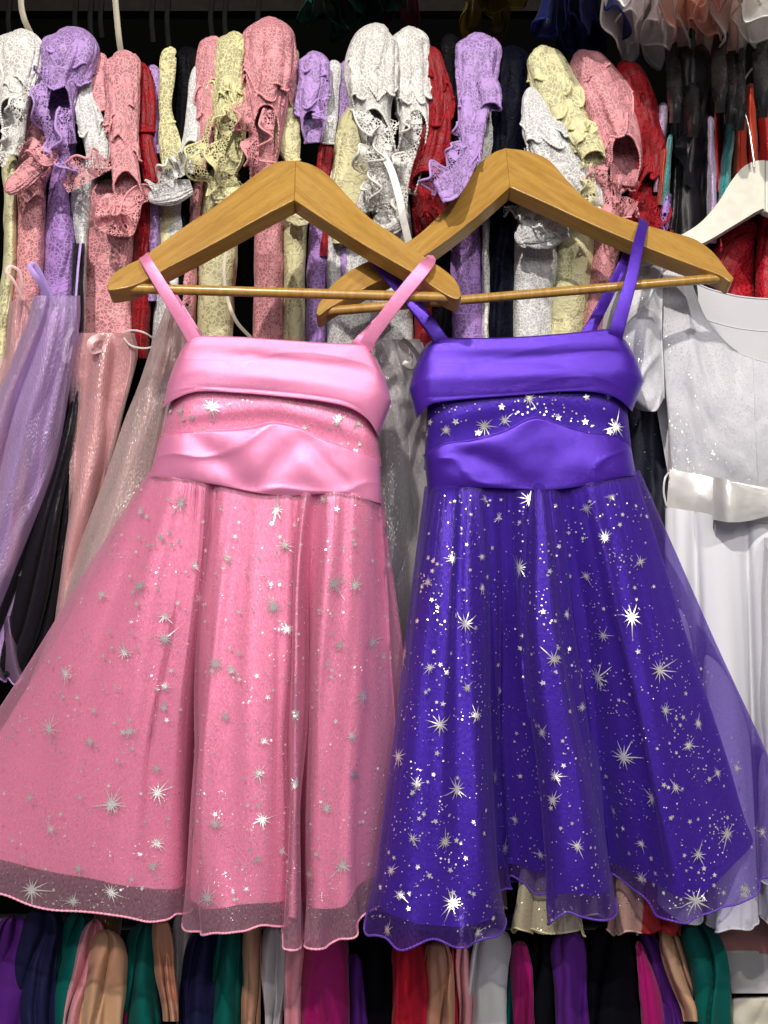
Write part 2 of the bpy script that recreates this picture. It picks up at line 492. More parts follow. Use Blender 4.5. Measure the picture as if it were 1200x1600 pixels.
def wooden_hanger(label, top_l, low_l, top_r, low_r, seam_t, seam_b, bar, ym, pm, tilt, hookdir):
    mt = wood()
    c = P(seam_t[0], seam_t[1], in_plane(seam_t[1], ym, tilt, pm))
    t = thing('wooden_hanger', label, 'hanger', c, 'varnished wooden hangers')
    for top, low in ((top_l, low_l), (top_r, low_r)):
        # top: from seam outwards, low: from end back to the seam
        ol = curve2([seam_t] + top) + curve2(low + [seam_b])[0:]
        an = math.atan2(top[-1][1] - seam_t[1], top[-1][0] - seam_t[0])
        prism('arm', ol, ym, pm, tilt, .024, mt, t, an)
    bx0, by0, bx1, by1 = bar
    n = 30
    pts = []
    for i in range(n):
        f = i / (n - 1)
        px, py = bx0 + (bx1 - bx0) * f, by0 + (by1 - by0) * f
        pts.append(P(px, py, in_plane(py, ym, tilt, pm) + .012))
    o = cord('trouser_bar', pts, .0062, mt, t, ns=14)
    # hook: out of the top edge, bent back over the rail
    y = c[1]
    hk = [(c[0], y + .010, c[2] - .01), (c[0], y + .018, c[2] + .002), (c[0] + hookdir * .004, y + .05, c[2] + .006), (c[0] + hookdir * .008, y + .11, c[2] + .004), (c[0] + hookdir * .004, y + .14, c[2] - .012), (c[0], y + .135, c[2] - .035)]
    cord('hook', crom(np.array(hk), 40), .0018, plain('hook_steel', (.45, .44, .42), .3, 1.0), t)
    return t

TL = math.radians(30)
HP = dict(ym=-.050, pm=350, tilt=TL)
wooden_hanger('wooden hanger in front holding the pink dress',
    [(432, 253), (405, 268), (375, 291), (335, 322), (290, 352), (250, 381), (222, 402), (199, 413), (181, 424), (170, 437), (167, 448)],
    [(169, 453), (182, 452), (205, 447), (228, 437), (262, 418), (310, 393), (360, 366), (410, 338)],
    [(490, 258), (518, 278), (545, 308), (578, 340), (620, 369), (668, 404), (690, 418), (709, 434), (718, 448)],
    [(721, 462), (714, 467), (700, 462), (680, 450), (650, 429), (610, 406), (560, 377), (510, 345)],
    (462, 250), (460, 312), (180, 450, 708, 465), hookdir=-1, **HP)
HV = dict(ym=.020, pm=350, tilt=TL)
wooden_hanger('wooden hanger behind holding the purple dress',
    [(768, 240), (745, 260), (722, 292), (690, 332), (650, 369), (610, 392), (575, 408), (545, 424), (515, 449), (497, 476)],
    [(494, 489), (500, 492), (516, 480), (545, 464), (580, 445), (630, 420), (690, 381), (745, 338)],
    [(825, 236), (858, 250), (890, 285), (925, 318), (965, 336), (1005, 350), (1045, 361), (1085, 373), (1115, 394), (1138, 424)],
    [(1147, 434), (1141, 440), (1125, 430), (1085, 415), (1040, 398), (985, 376), (920, 348), (855, 318)],
    (790, 231), (797, 292), (505, 487, 1132, 434), hookdir=1, **HV)

# ------------------------------------------------------------------ foil stars
def burst(rng, R):
    """outline triangles of a hand-drawn starburst in 2-D: list of triangles"""
    tr = []
    n = rng.choice([11, 12, 13, 14])
    a0 = rng.random() * 6.28
    long = {rng.randrange(n): 1.0, rng.randrange(n): .8, rng.randrange(n): .7}
    for k in range(n):
        a = a0 + 2 * math.pi * k / n + rng.uniform(-.12, .12)
        r = R * (long[k] if k in long else rng.uniform(.34, .62))
        wd = R * .020 + .00036
        c, s = math.cos(a), math.sin(a)
        m = r * .28
        q = []
        for fr, ww in ((-.03, .0), (.18, 1.0), (.45, .72), (.72, .42), (1.0, .0)):
            q.append(((c * r * fr - s * wd * ww, s * r * fr + c * wd * ww), (c * r * fr + s * wd * ww, s * r * fr - c * wd * ww)))
        for g in range(4):
            (a1, b1), (a2, b2) = q[g], q[g + 1]
            if g == 0: tr.append((a1, b2, a2))
            elif g == 3: tr.append((a1, b1, a2))
            else: tr += [(a1, b1, b2), (a1, b2, a2)]
    return tr

def five(rng, R):
    a0 = rng.random() * 6.28
    pts = []
    for k in range(10):
        r = R if k % 2 == 0 else R * .45
        pts.append((r * math.cos(a0 + k * math.pi / 5), r * math.sin(a0 + k * math.pi / 5)))
    return [((0, 0), pts[k], pts[(k + 1) % 10]) for k in range(10)]

def disc(R, n=6):
    pts = [(R * math.cos(k * 6.2832 / n), R * math.sin(k * 6.2832 / n)) for k in range(n)]
    return [((0, 0), pts[k], pts[(k + 1) % n]) for k in range(n)]

class Printer:
    def __init__(s, grids, parent, seed):
        v, f = [], []
        for G, closed in grids:
            nv, nu = G.shape[:2]; o = len(v)
            v += [tuple(p) for p in G.reshape(-1, 3)]
            for i in range(nv - 1):
                for j in range(nu if closed else nu - 1):
                    j2 = (j + 1) % nu
                    f.append((o + i * nu + j, o + (i + 1) * nu + j, o + (i + 1) * nu + j2, o + i * nu + j2))
        s.bvh = BVHTree.FromPolygons(v, f)
        s.rng = random.Random(seed); s.parent = parent
        s.v, s.f = [], []
    def ray(s, px, py):
        o = Vector((0, -D, Z0)); d = (Vector(P(px, py, 0)) - o).normalized()
        return s.bvh.ray_cast(o, d)
    def stamp(s, loc, nrm, tris, V, F, lift=.0013, tilt=0.0):
        n = nrm.copy()
        if n.dot(Vector((0, -D, Z0)) - loc) < 0: n = -n
        up = Vector((0, 0, 1)); tx = up.cross(n)
        if tx.length < 1e-3: tx = Vector((1, 0, 0))
        tx.normalize(); ty = n.cross(tx)
        ta = s.rng.uniform(-tilt, tilt); tb = s.rng.uniform(-tilt, tilt)
        for t in tris:
            b0 = len(V)
            for (a, b) in t:
                p = loc + tx * a + ty * b
                h = s.bvh.find_nearest(p, .03)
                if h[0] is not None:
                    q, hn = h[0], h[1]
                    if hn.dot(n) < 0: hn = -hn
                    p = q + hn * (lift + max(0, ta * a + tb * b + .0))
                V.append(tuple(p))
            F.append((b0, b0 + 1, b0 + 2))
    def star(s, px, py, Rpx):
        h = s.ray(px, py)
        if h[0] is None: return
        V, F = [], []
        s.stamp(h[0], h[1], burst(s.rng, Rpx / 1200), V, F, tilt=.05)
        mesh_from('foil_star', V, F, foil(), s.parent, smooth=False)
    def small(s, px, py, Rpx, kind):
        h = s.ray(px, py)
        if h[0] is None: return False
        s.stamp(h[0], h[1], five(s.rng, Rpx / 1200) if kind else disc(Rpx / 1200), s.v, s.f, tilt=.10)
        return True
    def done(s, name='foil_specks'):
        if s.v:
            o = mesh_from(name, s.v, s.f, foil(), s.parent, smooth=False); o['kind'] = 'stuff'

# ------------------------------------------------------------------ front dresses
def wrap_panel(top, bot, yc, hd, nu, nv, prof=None, wr=None, power=.62, back_drop=0.0):
    """closed band round the body; top/bot = px curves over the front, seen silhouette at both ends"""
    th = np.linspace(0, 2 * math.pi, nu, endpoint=False)
    u = (1 - np.cos(th)) / 2
    sn = np.sin(th)
    dep = -np.sign(sn) * np.abs(sn) ** power
    T = crom(np.array(top, float), 200); B = crom(np.array(bot, float), 200)
    ti = u * 199; i0 = np.clip(np.floor(ti).astype(int), 0, 198); f = (ti - i0)[:, None]
    t = T[i0] * (1 - f) + T[i0 + 1] * f
    bt = B[i0] * (1 - f) + B[i0 + 1] * f
    v = np.linspace(0, 1, nv)[:, None]
    px = t[None, :, 0] * (1 - v) + bt[None, :, 0] * v
    py = t[None, :, 1] * (1 - v) + bt[None, :, 1] * v
    ex = prof(v) if prof else 0 * v
    y = yc + (hd + ex) * dep[None, :]
    front = np.clip(-dep, 0, 1)[None, :] 
    if wr is not None:
        y = y + wr(np.broadcast_to(u[None, :], px.shape), np.broadcast_to(v, px.shape)) * front
    return PA(px, py, y), (px, py, y)

def skirt(ctrl, waist_y, hd_w, nu, nv, vmax=1.0, gy=.85, seed=0, wr=.0016, inset=0.0, curve=0.0, gather=1.0):
    """ctrl rows: (waist_px, waist_py, waist_depth, hem_px, hem_py, hem_y) round the closed loop"""
    c = crom(np.array(ctrl, float), nu, True)
    v = np.linspace(0, vmax, nv)[:, None]
    W = c[None, :, :]
    px = W[..., 0] + (W[..., 3] - W[..., 0]) * (v + curve * v * (1 - v))
    py = W[..., 1] - 7 + (W[..., 4] - W[..., 1] + 7) * v
    y0 = waist_y + W[..., 2] * .86
    tu = np.linspace(0, 1, nu, endpoint=False)[None, :] * 6.2832
    gu = np.clip(gy + .55 * gather * vnoise(np.cos(tu) * 5, np.sin(tu) * 5, 0, seed + 40), .55, 1.7)
    y = y0 + (W[..., 5] - y0) * v ** gu
    edge = np.clip(np.minimum(np.abs(px - px.min(1, keepdims=True)), np.abs(px.max(1, keepdims=True) - px)) / 200, 0, 1)
    px = px + 26 * gather * fbm(np.cos(tu) * 3.5, np.sin(tu) * 3.5, v * 1.2, seed + 41, 2) * np.sin(np.clip(v, 0, 1) * math.pi) ** .8 * edge
    y = y - gather * .0020 * np.abs(np.sin(tu * 26 + 3 * vnoise(np.cos(tu) * 9, np.sin(tu) * 9, 0, seed + 42))) * np.exp(-(v / .10) ** 1.2) * sstep(.0, .03, v) * (.5 + .5 * vnoise(np.cos(tu) * 6, np.sin(tu) * 6, 0, seed + 43))
    G = PA(px, py, y)
    th = np.linspace(0, 1, nu, endpoint=False)[None, :]
    cx, cy = np.cos(th * 6.2832) * 6, np.sin(th * 6.2832) * 6
    nz = fbm(cx * .55 + v * .9, cy * .55 - v * .5, v * 1.4, seed, 2) * wr * (0.15 + v) * 2.6 + fbm(cx * 1.3, cy * 1.3 + v, v * 2.5, seed + 4, 2) * wr * .16 * (.2 + v)
    N = normals(G, True)
    G = G + N * (nz[..., None] - inset)
    return G

def straps(t, mat, segs, wid):
    for pts, wd in segs:
        ribbon('strap', [P(*p) for p in pts], np.array(wd) * .84 / 1200, mat, t, thick=.0014, n=60)

def seam(name, G, row, r, mat, parent, a=0.0, b=1.0):
    n = G.shape[1]
    cord(name, G[row], r, mat, parent, closed=True, ns=6)

# ---------- pink dress
SP = satin('pink_satin', (.87, .28, .50), .37, .40, .3, .14)
SPL = satin('pink_lining_satin', (.94, .43, .62), .32, .42, wr=.12)
OP = organza('pink_organza', (.95, .50, .68), .30, .5)
pk = thing('party_dress', 'pink satin party dress with silver stars on its sheer skirt', 'dress', P(430, 1430, -.05), 'star print party dresses')
PY = -.052

def band_prof(amp):
    return lambda v: amp * (.3 * np.sin(np.clip(v, 0, 1) * math.pi) ** .5 + .8 * sstep(.5, .98, v)) - .004 * (v < .015)

def band_wr(seed, a=.0020):
    return lambda u, v: -a * fbm(u * 2.6 + v * .9, v * 1.3 - u * .8, 0, seed, 2) * sstep(0, .2, v) \
        - .0035 * np.exp(-((v - .66 - .12 * (u - .5)) / .16) ** 2) * np.sin(u * 3.1) + .002 * np.exp(-((v - .36 - .1 * (u - .5)) / .12) ** 2) * sstep(.1, .5, u) * sstep(1.0, .8, u) \
        - .0004 * ridge(u * 2.2 + v * 1.6, v * 2.0 - u * 1.4, 0, seed + 3, 7) * sstep(0, .3, v) + .0012 * ridge(u * 1.4 - v * .8, v * 1.5, 0, seed + 9, 4) * sstep(.15, .6, v)

G, _ = wrap_panel([(292, 530), (305, 525), (370, 526), (430, 530), (500, 535), (562, 538), (572, 541)],
                  [(255, 636), (275, 622), (310, 611), (370, 613), (440, 619), (500, 626), (545, 636), (575, 655), (592, 682)],
                  PY, .041, 150, 60, band_prof(.0055), band_wr(3), power=.5)
# rounded side outline: widen in the middle rows
def widen(G, amt_l, amt_r, c0, c1, pk_v=.55):
    nv, nu = G.shape[:2]
    v = np.linspace(0, 1, nv)[:, None]
    th = np.linspace(0, 2 * math.pi, nu, endpoint=False); u = (1 - np.cos(th)) / 2
    bul = np.interp(v, [0, .12, .35, .62, 1], [0, .45, .85, 1, 0])
    G = G.copy()
    G[..., 0] += bul * (-(amt_l / 1200) * (1 - u[None]) ** 3 + (amt_r / 1200) * (u[None]) ** 3)
    return G
def tuck(G, yc, d=.008, up=.006):
    """turned-under edge below the last row"""
    last = G[-1]
    rows = [last]
    for k in range(1, 7):
        a = k / 6 * math.pi * .8
        q = last.copy()
        cdir = np.stack([np.zeros(len(last)), np.sign(yc - last[:, 1]) * np.minimum(np.abs(yc - last[:, 1]), d * .6), np.zeros(len(last))], 1)
        q = q + cdir * (1 - math.cos(a)) * .7
        q[:, 2] += up * (-.25 * math.sin(a * 2 if a < 1.57 else 0) + (1 - math.cos(a)) * .5) 
        rows.append(q)
    return np.concatenate([G, np.array(rows[1:])], 0)
G = widen(G, 6, 26, 0, 0)
G = tuck(G, PY)
chest = grid_mesh('chest_band', G, SP, pk, True)
# inner bodice with star organza
Gb, _ = wrap_panel([(286, 566), (330, 560), (430, 562), (540, 568), (574, 578)],
                   [(252, 690), (300, 685), (430, 684), (520, 705), (594, 730)], PY, .034, 130, 40, None,
                   lambda u, v: -.0025 * fbm(u * 4, v * 2 + u, 0, 5, 2) - .003 * np.exp(-((v - .62 - .28 * np.abs(u - .5)) / .1) ** 2))
bod = grid_mesh('bodice', Gb, SPL, pk, True)
cen = np.array([0, PY, 0])
def offs(G, d, closed=True):
    n = normals(G, closed)
    m = G[..., 1].mean()
    s = np.sign(((G - G.mean(1, keepdims=True)) * n).sum(-1).mean())
    return G + n * s * d
ov = offs(Gb, .0022)
bov = grid_mesh('bodice_organza', ov, OP, pk, True)
pr = Printer([(ov, True)], bov, 11)
for (x, y, r) in [(331, 637, 26), (283, 642, 16), (527, 660, 19), (476, 668, 13), (300, 652, 9), (560, 662, 10)]:
    pr.star(x, y, r)
for k in range(46):
    pr.small(pr.rng.uniform(258, 588), pr.rng.uniform(618, 712), pr.rng.uniform(.8, 1.9), 0)
for k in range(16):
    pr.small(pr.rng.uniform(258, 588), pr.rng.uniform(618, 712), pr.rng.uniform(3, 6), 1)
pr.done()
# waist band
def pucker(u, v, seed, n=120):
    w_ = np.exp(-(v / .10) ** 2) + np.exp(-((1 - v) / .10) ** 2)
    return .0007 * np.sin(u * n + 4 * vnoise(u * 9, 0, 0, seed)) * w_ * (.6 + .6 * vnoise(u * 14, 1, 0, seed))
def waist_wr(seed, folds):
    def f(u, v):
        r = -.0018 * fbm(u * 3.0 + v * .8, v * 1.2, 0, seed, 2) - .0025 * ridge(u * 3.2 + v * 1.1, v * 1.2 - u, 0, seed + 2, 7) + pucker(u, v, seed)
        for (uc, sl, w_, a) in folds:
            r = r + .42 * a * np.exp(-((u - uc - sl * (v - .5)) / (w_ * 1.35)) ** 2) * np.sin(np.clip(v, 0, 1) * math.pi) ** .5
        return r
    return f
Gw, _ = wrap_panel([(250, 682), (285, 676), (330, 673), (385, 669), (426, 660), (465, 667), (500, 684), (545, 700), (594, 718)],
                   [(234, 744), (285, 749), (340, 757), (400, 769), (450, 774), (510, 771), (555, 776), (597, 787)], PY, .0415, 150, 46,
                   lambda v: .004 * np.sin(v * math.pi) ** .5 - .003 * (v < .02),
                   waist_wr(9, [(.28, .22, .055, .009), (.55, -.30, .06, .008), (.75, .25, .05, .006), (.12, .1, .06, -.004), (.42, .0, .07, -.007), (.66, .1, .05, -.005)]))
wb = grid_mesh('waist_band', tuck(Gw, PY, .006, .004), SP, pk, True)
seam('seam_piping', Gw, 0, .0011, SP, wb)
# skirt controls: waist_px, waist_py, waist_depth, hem_px, hem_py, hem_y
pc = [(236, 745, -.002, -152, 1352, .00), (250, 748, -.022, -52, 1387, -.075), (268, 750, -.031, 50, 1408, -.10), (290, 752, -.035, 160, 1425, -.108),
      (308, 754, -.037, 245, 1434, -.095), (322, 756, -.038, 283, 1428, -.062), (334, 757, -.030, 306, 1402, .050), (346, 759, -.038, 290, 1448, -.085),
      (372, 764, -.041, 325, 1466, -.135), (410, 770, -.043, 385, 1458, -.146), (440, 773, -.043, 430, 1452, -.122), (462, 773, -.040, 446, 1442, -.095),
      (480, 772, -.043, 455, 1480, -.142), (494, 771, -.036, 470, 1452, -.045), (512, 771, -.041, 490, 1466, -.118), (540, 773, -.037, 530, 1462, -.112),
      (570, 779, -.030, 566, 1422, -.085), (591, 784, -.012, 640, 1405, -.040), (594, 786, .006, 668, 1392, -.005),
      (560, 782, .030, 560, 1375, .045), (480, 775, .038, 440, 1372, .09), (400, 770, .038, 280, 1370, .07), (330, 760, .036, 100, 1365, .10), (262, 750, .028, -60, 1355, .08)]
Gs = offs(skirt(pc, PY, 0, 420, 130, 1.0, .85, 21, .0032), .0030)
def ripple(G, a, n, ph=0.0, seed=0):
    """lettuce-edge ripples near the hem"""
    nv, nu = G.shape[:2]
    v = np.linspace(0, 1, nv)[:, None]; t = np.linspace(0, 1, nu, endpoint=False)[None]
    k = sstep(.86, 1.0, v) ** 1.4
    cx, cy = np.cos(t * 6.2832), np.sin(t * 6.2832)
    am = np.clip(.45 + .9 * vnoise(cx * 4, cy * 4, 1, seed), 0, 1.3)
    wv = np.sin(t * 6.2832 * n + ph + 2.6 * vnoise(cx * 3, cy * 3, 0, seed)) * am
    N = normals(G, True)
    G = G + N * (k * wv * a)[..., None]
    G[..., 2] += k * a * .8 * fbm(cx * n * .22, cy * n * .22, 3, seed, 2)
    return G
Gs = ripple(Gs, .011, 17, .4, 4)
sk = grid_mesh('skirt_organza', Gs, OP, pk, True)
cord('rolled_hem', crom(Gs[-1], 1200, True), .0013, satin('pink_thread', (.86, .36, .50), .5, 0), sk, closed=True, ns=6, bump=.28)
pcl = [list(c) for c in pc]
for c in pcl:
    c[3] = c[3] + (26 if c[3] < 0 else 0); c[5] = c[5] + (.003 if c[5] < 0 else -.004)
    if c[3] > 600: c[3] -= 30; c[0] -= 3
Gl = offs(skirt(pcl, PY, 0, 420, 122, .935, .85, 21, .0032), -.0025)
lin = grid_mesh('skirt_lining', Gl, SPL, pk, True)
pr = Printer([(Gs, True)], sk, 5)
for (x, y, r) in [(283, 785, 24), (220, 800, 15), (432, 795, 24), (505, 780, 13), (445, 852, 20), (355, 872, 15), (252, 840, 11), (304, 884, 14), (219, 915, 20), (160, 929, 14),
                  (310, 935, 20), (427, 948, 26), (258, 963, 22), (258, 998, 26), (522, 912, 28), (555, 914, 20), (602, 828, 17), (606, 883, 15), (530, 1008, 18), (580, 1003, 22), (195, 1018, 22),
                  (103, 1052, 22), (336, 1037, 22), (450, 983, 16), (362, 1047, 16), (567, 1087, 26), (257, 1072, 14), (455, 1060, 14), (148, 1110, 11), (256, 1105, 12), (78, 1139, 30), (142, 1158, 18),
                  (202, 1143, 18), (352, 1120, 16), (411, 1157, 12), (550, 1150, 16), (245, 1200, 14), (462, 1117, 16), (553, 1210, 18), (175, 1256, 34), (246, 1238, 30), (47, 1247, 12), (403, 1208, 18),
                  (462, 1225, 18), (80, 1295, 18), (245, 1317, 18), (336, 1288, 18), (510, 1262, 16), (123, 1356, 14), (238, 1353, 16), (402, 1342, 14), (410, 1280, 22), (535, 1352, 28), (325, 1403, 30), (484, 1366, 18), (50, 1390, 36), (115, 1408, 20), (174, 1394, 22), (300, 1300, 14), (440, 1330, 14)]:
    pr.star(x, y, r * 1.12)
R = pr.rng
for k in range(230):
    y = R.uniform(770, 1420); x = R.uniform(235 - (y - 745) * .62, 610)
    pr.small(x, y, R.uniform(2.4, 4.6), 1)
for k in range(200):
    y = R.uniform(770, 1440); x = R.uniform(235 - (y - 745) * .62, 600)
    for q in range(R.randint(1, 6)):
        pr.small(x + R.gauss(0, 13), y + R.gauss(0, 13), R.uniform(.6, 1.6), 0)
for k in range(900):
    y = 1440 - abs(R.gauss(0, 170)); x = R.uniform(-20, 600)
    pr.small(x, y, R.uniform(.5, 1.0), 0)
pr.done()
straps(pk, SP, [
    ([(306, 536, PY - .034), (296, 518, PY - .037), (264, 466, PY - .045), (236, 420, PY - .046), (226, 403, PY - .034), (225, 400, PY - .018), (230, 405, PY + .004), (262, 452, PY + .014), (304, 520, PY + .022), (312, 536, PY + .024)], [26, 24, 22, 20, 19, 19, 19, 19, 20, 22]),
    ([(572, 546, PY - .030), (580, 526, PY - .036), (618, 474, PY - .048), (655, 428, PY - .052), (668, 412, PY - .044), (671, 406, PY - .024), (668, 410, PY - .004), (645, 440, PY + .006), (600, 496, PY + .004), (566, 532, PY + .004), (556, 546, PY + .008)], [26, 24, 24, 24, 22, 22, 20, 20, 22, 24, 26])], 22)

# ---------- purple dress
SV = satin('purple_satin', (.085, .022, .45), .32, .5, .3, .14)
SVL = satin('purple_lining_satin', (.095, .024, .50), .31, .5, wr=.12)
OV = organza('purple_organza', (.19, .08, .62), .24, .6)
vd = thing('party_dress', 'purple satin party dress with silver stars on its sheer skirt', 'dress', P(840, 1430, 0), 'star print party dresses')
VY = -.005
G, _ = wrap_panel([(668, 536), (690, 528), (760, 528), (830, 525), (900, 519), (950, 514), (962, 517)],
                  [(650, 654), (668, 634), (690, 627), (750, 621), (820, 616), (880, 611), (930, 612), (965, 622), (988, 642)],
                  VY, .041, 150, 60, band_prof(.0055), band_wr(8), power=.5)
G = widen(G, 18, 28, 0, 0)
G = tuck(G, VY)
grid_mesh('chest_band', G, SV, vd, True)
Gb, _ = wrap_panel([(674, 566), (720, 560), (830, 556), (930, 552), (968, 558)],
                   [(665, 735), (720, 720), (830, 690), (930, 700), (985, 710)], VY, .034, 130, 40, None,
                   lambda u, v: -.0025 * fbm(u * 4, v * 2 + u, 0, 15, 2) - .002 * np.exp(-((v - .5 - .2 * np.abs(u - .5)) / .1) ** 2))
grid_mesh('bodice', Gb, SVL, vd, True)
ov = offs(Gb, .0022)
bov = grid_mesh('bodice_organza', ov, OV, vd, True)
pr = Printer([(ov, True)], bov, 12)
for (x, y, r) in [(757, 665, 28), (827, 623, 20), (697, 672, 17), (788, 657, 18), (962, 667, 30), (668, 679, 11), (985, 645, 14), (655, 655, 15)]:
    pr.star(x, y, r)
for (x, y) in [(712, 659), (784, 636), (916, 621), (950, 619), (914, 659), (747, 676), (952, 675), (872, 652), (673, 660)]:
    pr.small(x, y, 6, 1)
for k in range(70):
    x0, y0 = pr.rng.choice([(700, 640), (735, 650), (815, 635), (880, 640), (905, 650), (930, 660), (850, 630)])
    pr.small(x0 + pr.rng.gauss(0, 16), y0 + pr.rng.gauss(0, 10), pr.rng.uniform(.8, 1.9), 0)
pr.done()
Gw, _ = wrap_panel([(662, 712), (675, 703), (700, 692), (740, 687), (790, 672), (833, 652), (868, 660), (905, 672), (950, 680), (984, 688)],
                   [(668, 768), (700, 764), (750, 761), (800, 763), (860, 765), (920, 757), (965, 746), (994, 742)], VY, .0415, 150, 46,
                   lambda v: .004 * np.sin(v * math.pi) ** .5 - .003 * (v < .02),
                   waist_wr(19, [(.36, .25, .06, .008), (.58, -.1, .12, .009), (.15, .1, .06, -.004), (.46, .1, .05, -.006), (.82, .1, .07, -.004)]))
wb = grid_mesh('waist_band', tuck(Gw, VY, .006, .004), SV, vd, True)
seam('seam_piping', Gw, 0, .0011, SV, wb)
vc = [(668, 768, .004, 590, 1404, -.060), (676, 767, -.018, 576, 1445, -.105), (690, 766, -.030, 600, 1462, -.135), (708, 765, -.036, 660, 1478, -.148), (726, 764, -.039, 730, 1482, -.150),
      (742, 763, -.040, 776, 1462, -.118), (756, 763, -.036, 778, 1405, -.02), (772, 763, -.036, 800, 1378, .025), (790, 764, -.037, 836, 1392, .015), (806, 764, -.038, 868, 1398, -.02),
      (822, 764, -.042, 862, 1428, -.085), (836, 764, -.043, 890, 1425, -.110), (850, 764, -.043, 940, 1428, -.105), (866, 762, -.040, 958, 1408, -.045), (880, 761, -.034, 950, 1378, .018),
      (902, 758, -.040, 1000, 1400, -.035), (925, 754, -.041, 1060, 1432, -.085), (948, 750, -.036, 1120, 1430, -.090), (968, 747, -.030, 1170, 1402, -.070), (985, 744, -.018, 1225, 1372, -.035),
      (996, 743, .002, 1262, 1338, .02), (970, 746, .028, 1190, 1355, .060), (900, 752, .037, 1040, 1368, .075), (820, 760, .038, 880, 1374, .075), (750, 762, .037, 740, 1372, .045), (690, 766, .026, 630, 1376, -.005)]
Gs = offs(skirt(vc, VY, 0, 440, 130, 1.0, .85, 31, .0025), .0030)
Gs = ripple(Gs, .012, 18, 1.4, 8)
sk = grid_mesh('skirt_organza', Gs, OV, vd, True)
cord('rolled_hem', crom(Gs[-1], 1200, True), .0014, satin('purple_thread', (.10, .03, .36), .5, 0), sk, closed=True, ns=6, bump=.28)
vcl = [list(c) for c in vc]
for c in vcl:
    if c[3] > 1100: c[3] = 1100 + (c[3] - 1100) * .52
    c[5] = c[5] + (.003 if c[5] < 0 else -.004)
    if c[3] < 640: c[3] += 6
Gl = offs(skirt(vcl, VY, 0, 440, 124, .955, .85, 31, .0025), -.0025)
grid_mesh('skirt_lining', Gl, SVL, vd, True)
pr = Printer([(Gs, True)], sk, 6)
for (x, y, r) in [(827, 780, 28), (757, 780, 15), (779, 808, 16), (812, 887, 34), (707, 874, 22), (669, 910, 18), (945, 840, 26), (917, 794, 22), (1000, 878, 20), (955, 777, 15), (752, 870, 14), (917, 900, 20), (753, 918, 14), (987, 965, 40),
                  (943, 993, 22), (727, 975, 36), (634, 1020, 36), (672, 1043, 16), (865, 1030, 30), (935, 1058, 44), (1030, 1047, 40), (617, 1095, 20), (730, 1075, 15), (688, 1132, 32), (744, 1118, 20), (909, 1105, 18), (1039, 1110, 22),
                  (847, 1145, 20), (623, 1182, 30), (975, 1183, 44), (1075, 1165, 22), (772, 1215, 24), (652, 1225, 20), (713, 1233, 36), (868, 1213, 26), (864, 1250, 28), (1020, 1247, 36), (1055, 1230, 20), (1090, 1130, 18), (1120, 1208, 18),
                  (1150, 1200, 14), (645, 1310, 18), (695, 1315, 22), (591, 1290, 26), (788, 1325, 22), (902, 1322, 22), (845, 1335, 18), (805, 1280, 16), (932, 1268, 16), (960, 1267, 14), (1135, 1303, 30), (1003, 1318, 18), (1090, 1335, 26), (612, 1360, 18),
                  (626, 1398, 18), (707, 1410, 36), (1003, 1373, 22), (1087, 1407, 42), (607, 1453, 20), (745, 1457, 20), (1190, 1300, 20), (1165, 1390, 18), (885, 960, 14), (780, 1080, 14)]:
    pr.star(x, y, r * .92)
R = pr.rng
for k in range(200):
    y = R.uniform(775, 1440); f = (y - 765) / 650; x = R.uniform(668 - 85 * f, 996 + 230 * f)
    pr.small(x, y, R.uniform(2.4, 4.8), 1)
for k in range(210):
    y = R.uniform(775, 1450); f = (y - 765) / 650; x = R.uniform(668 - 85 * f, 996 + 230 * f)
    for q in range(R.randint(2, 8)):
        pr.small(x + R.gauss(0, 12), y + R.gauss(0, 12), R.uniform(.6, 1.6), 0)
for k in range(700):
    y = R.uniform(900, 1460); f = (y - 765) / 650; x = R.uniform(668 - 85 * f, 996 + 230 * f)
    pr.small(x, y, R.uniform(.45, .95), 0)
pr.done()
straps(vd, SV, [
    ([(693, 546, VY - .030), (684, 524, VY - .036), (655, 484, VY - .036), (622, 446, VY - .028), (592, 412, VY - .016), (583, 403, VY + .004), (586, 406, VY + .026), (625, 452, VY + .030), (668, 505, VY + .02), (700, 545, VY + .016)], [28, 24, 24, 24, 23, 22, 20, 20, 24, 26]),
    ([(960, 530, VY - .034), (966, 508, VY - .040), (985, 440, VY - .040), (998, 380, VY - .016), (1005, 352, VY + .016), (1005, 347, VY + .032), (998, 362, VY + .052), (968, 425, VY + .052), (930, 500, VY + .03), (912, 530, VY + .02)], [28, 26, 22, 20, 19, 19, 19, 20, 22, 24])], 22)

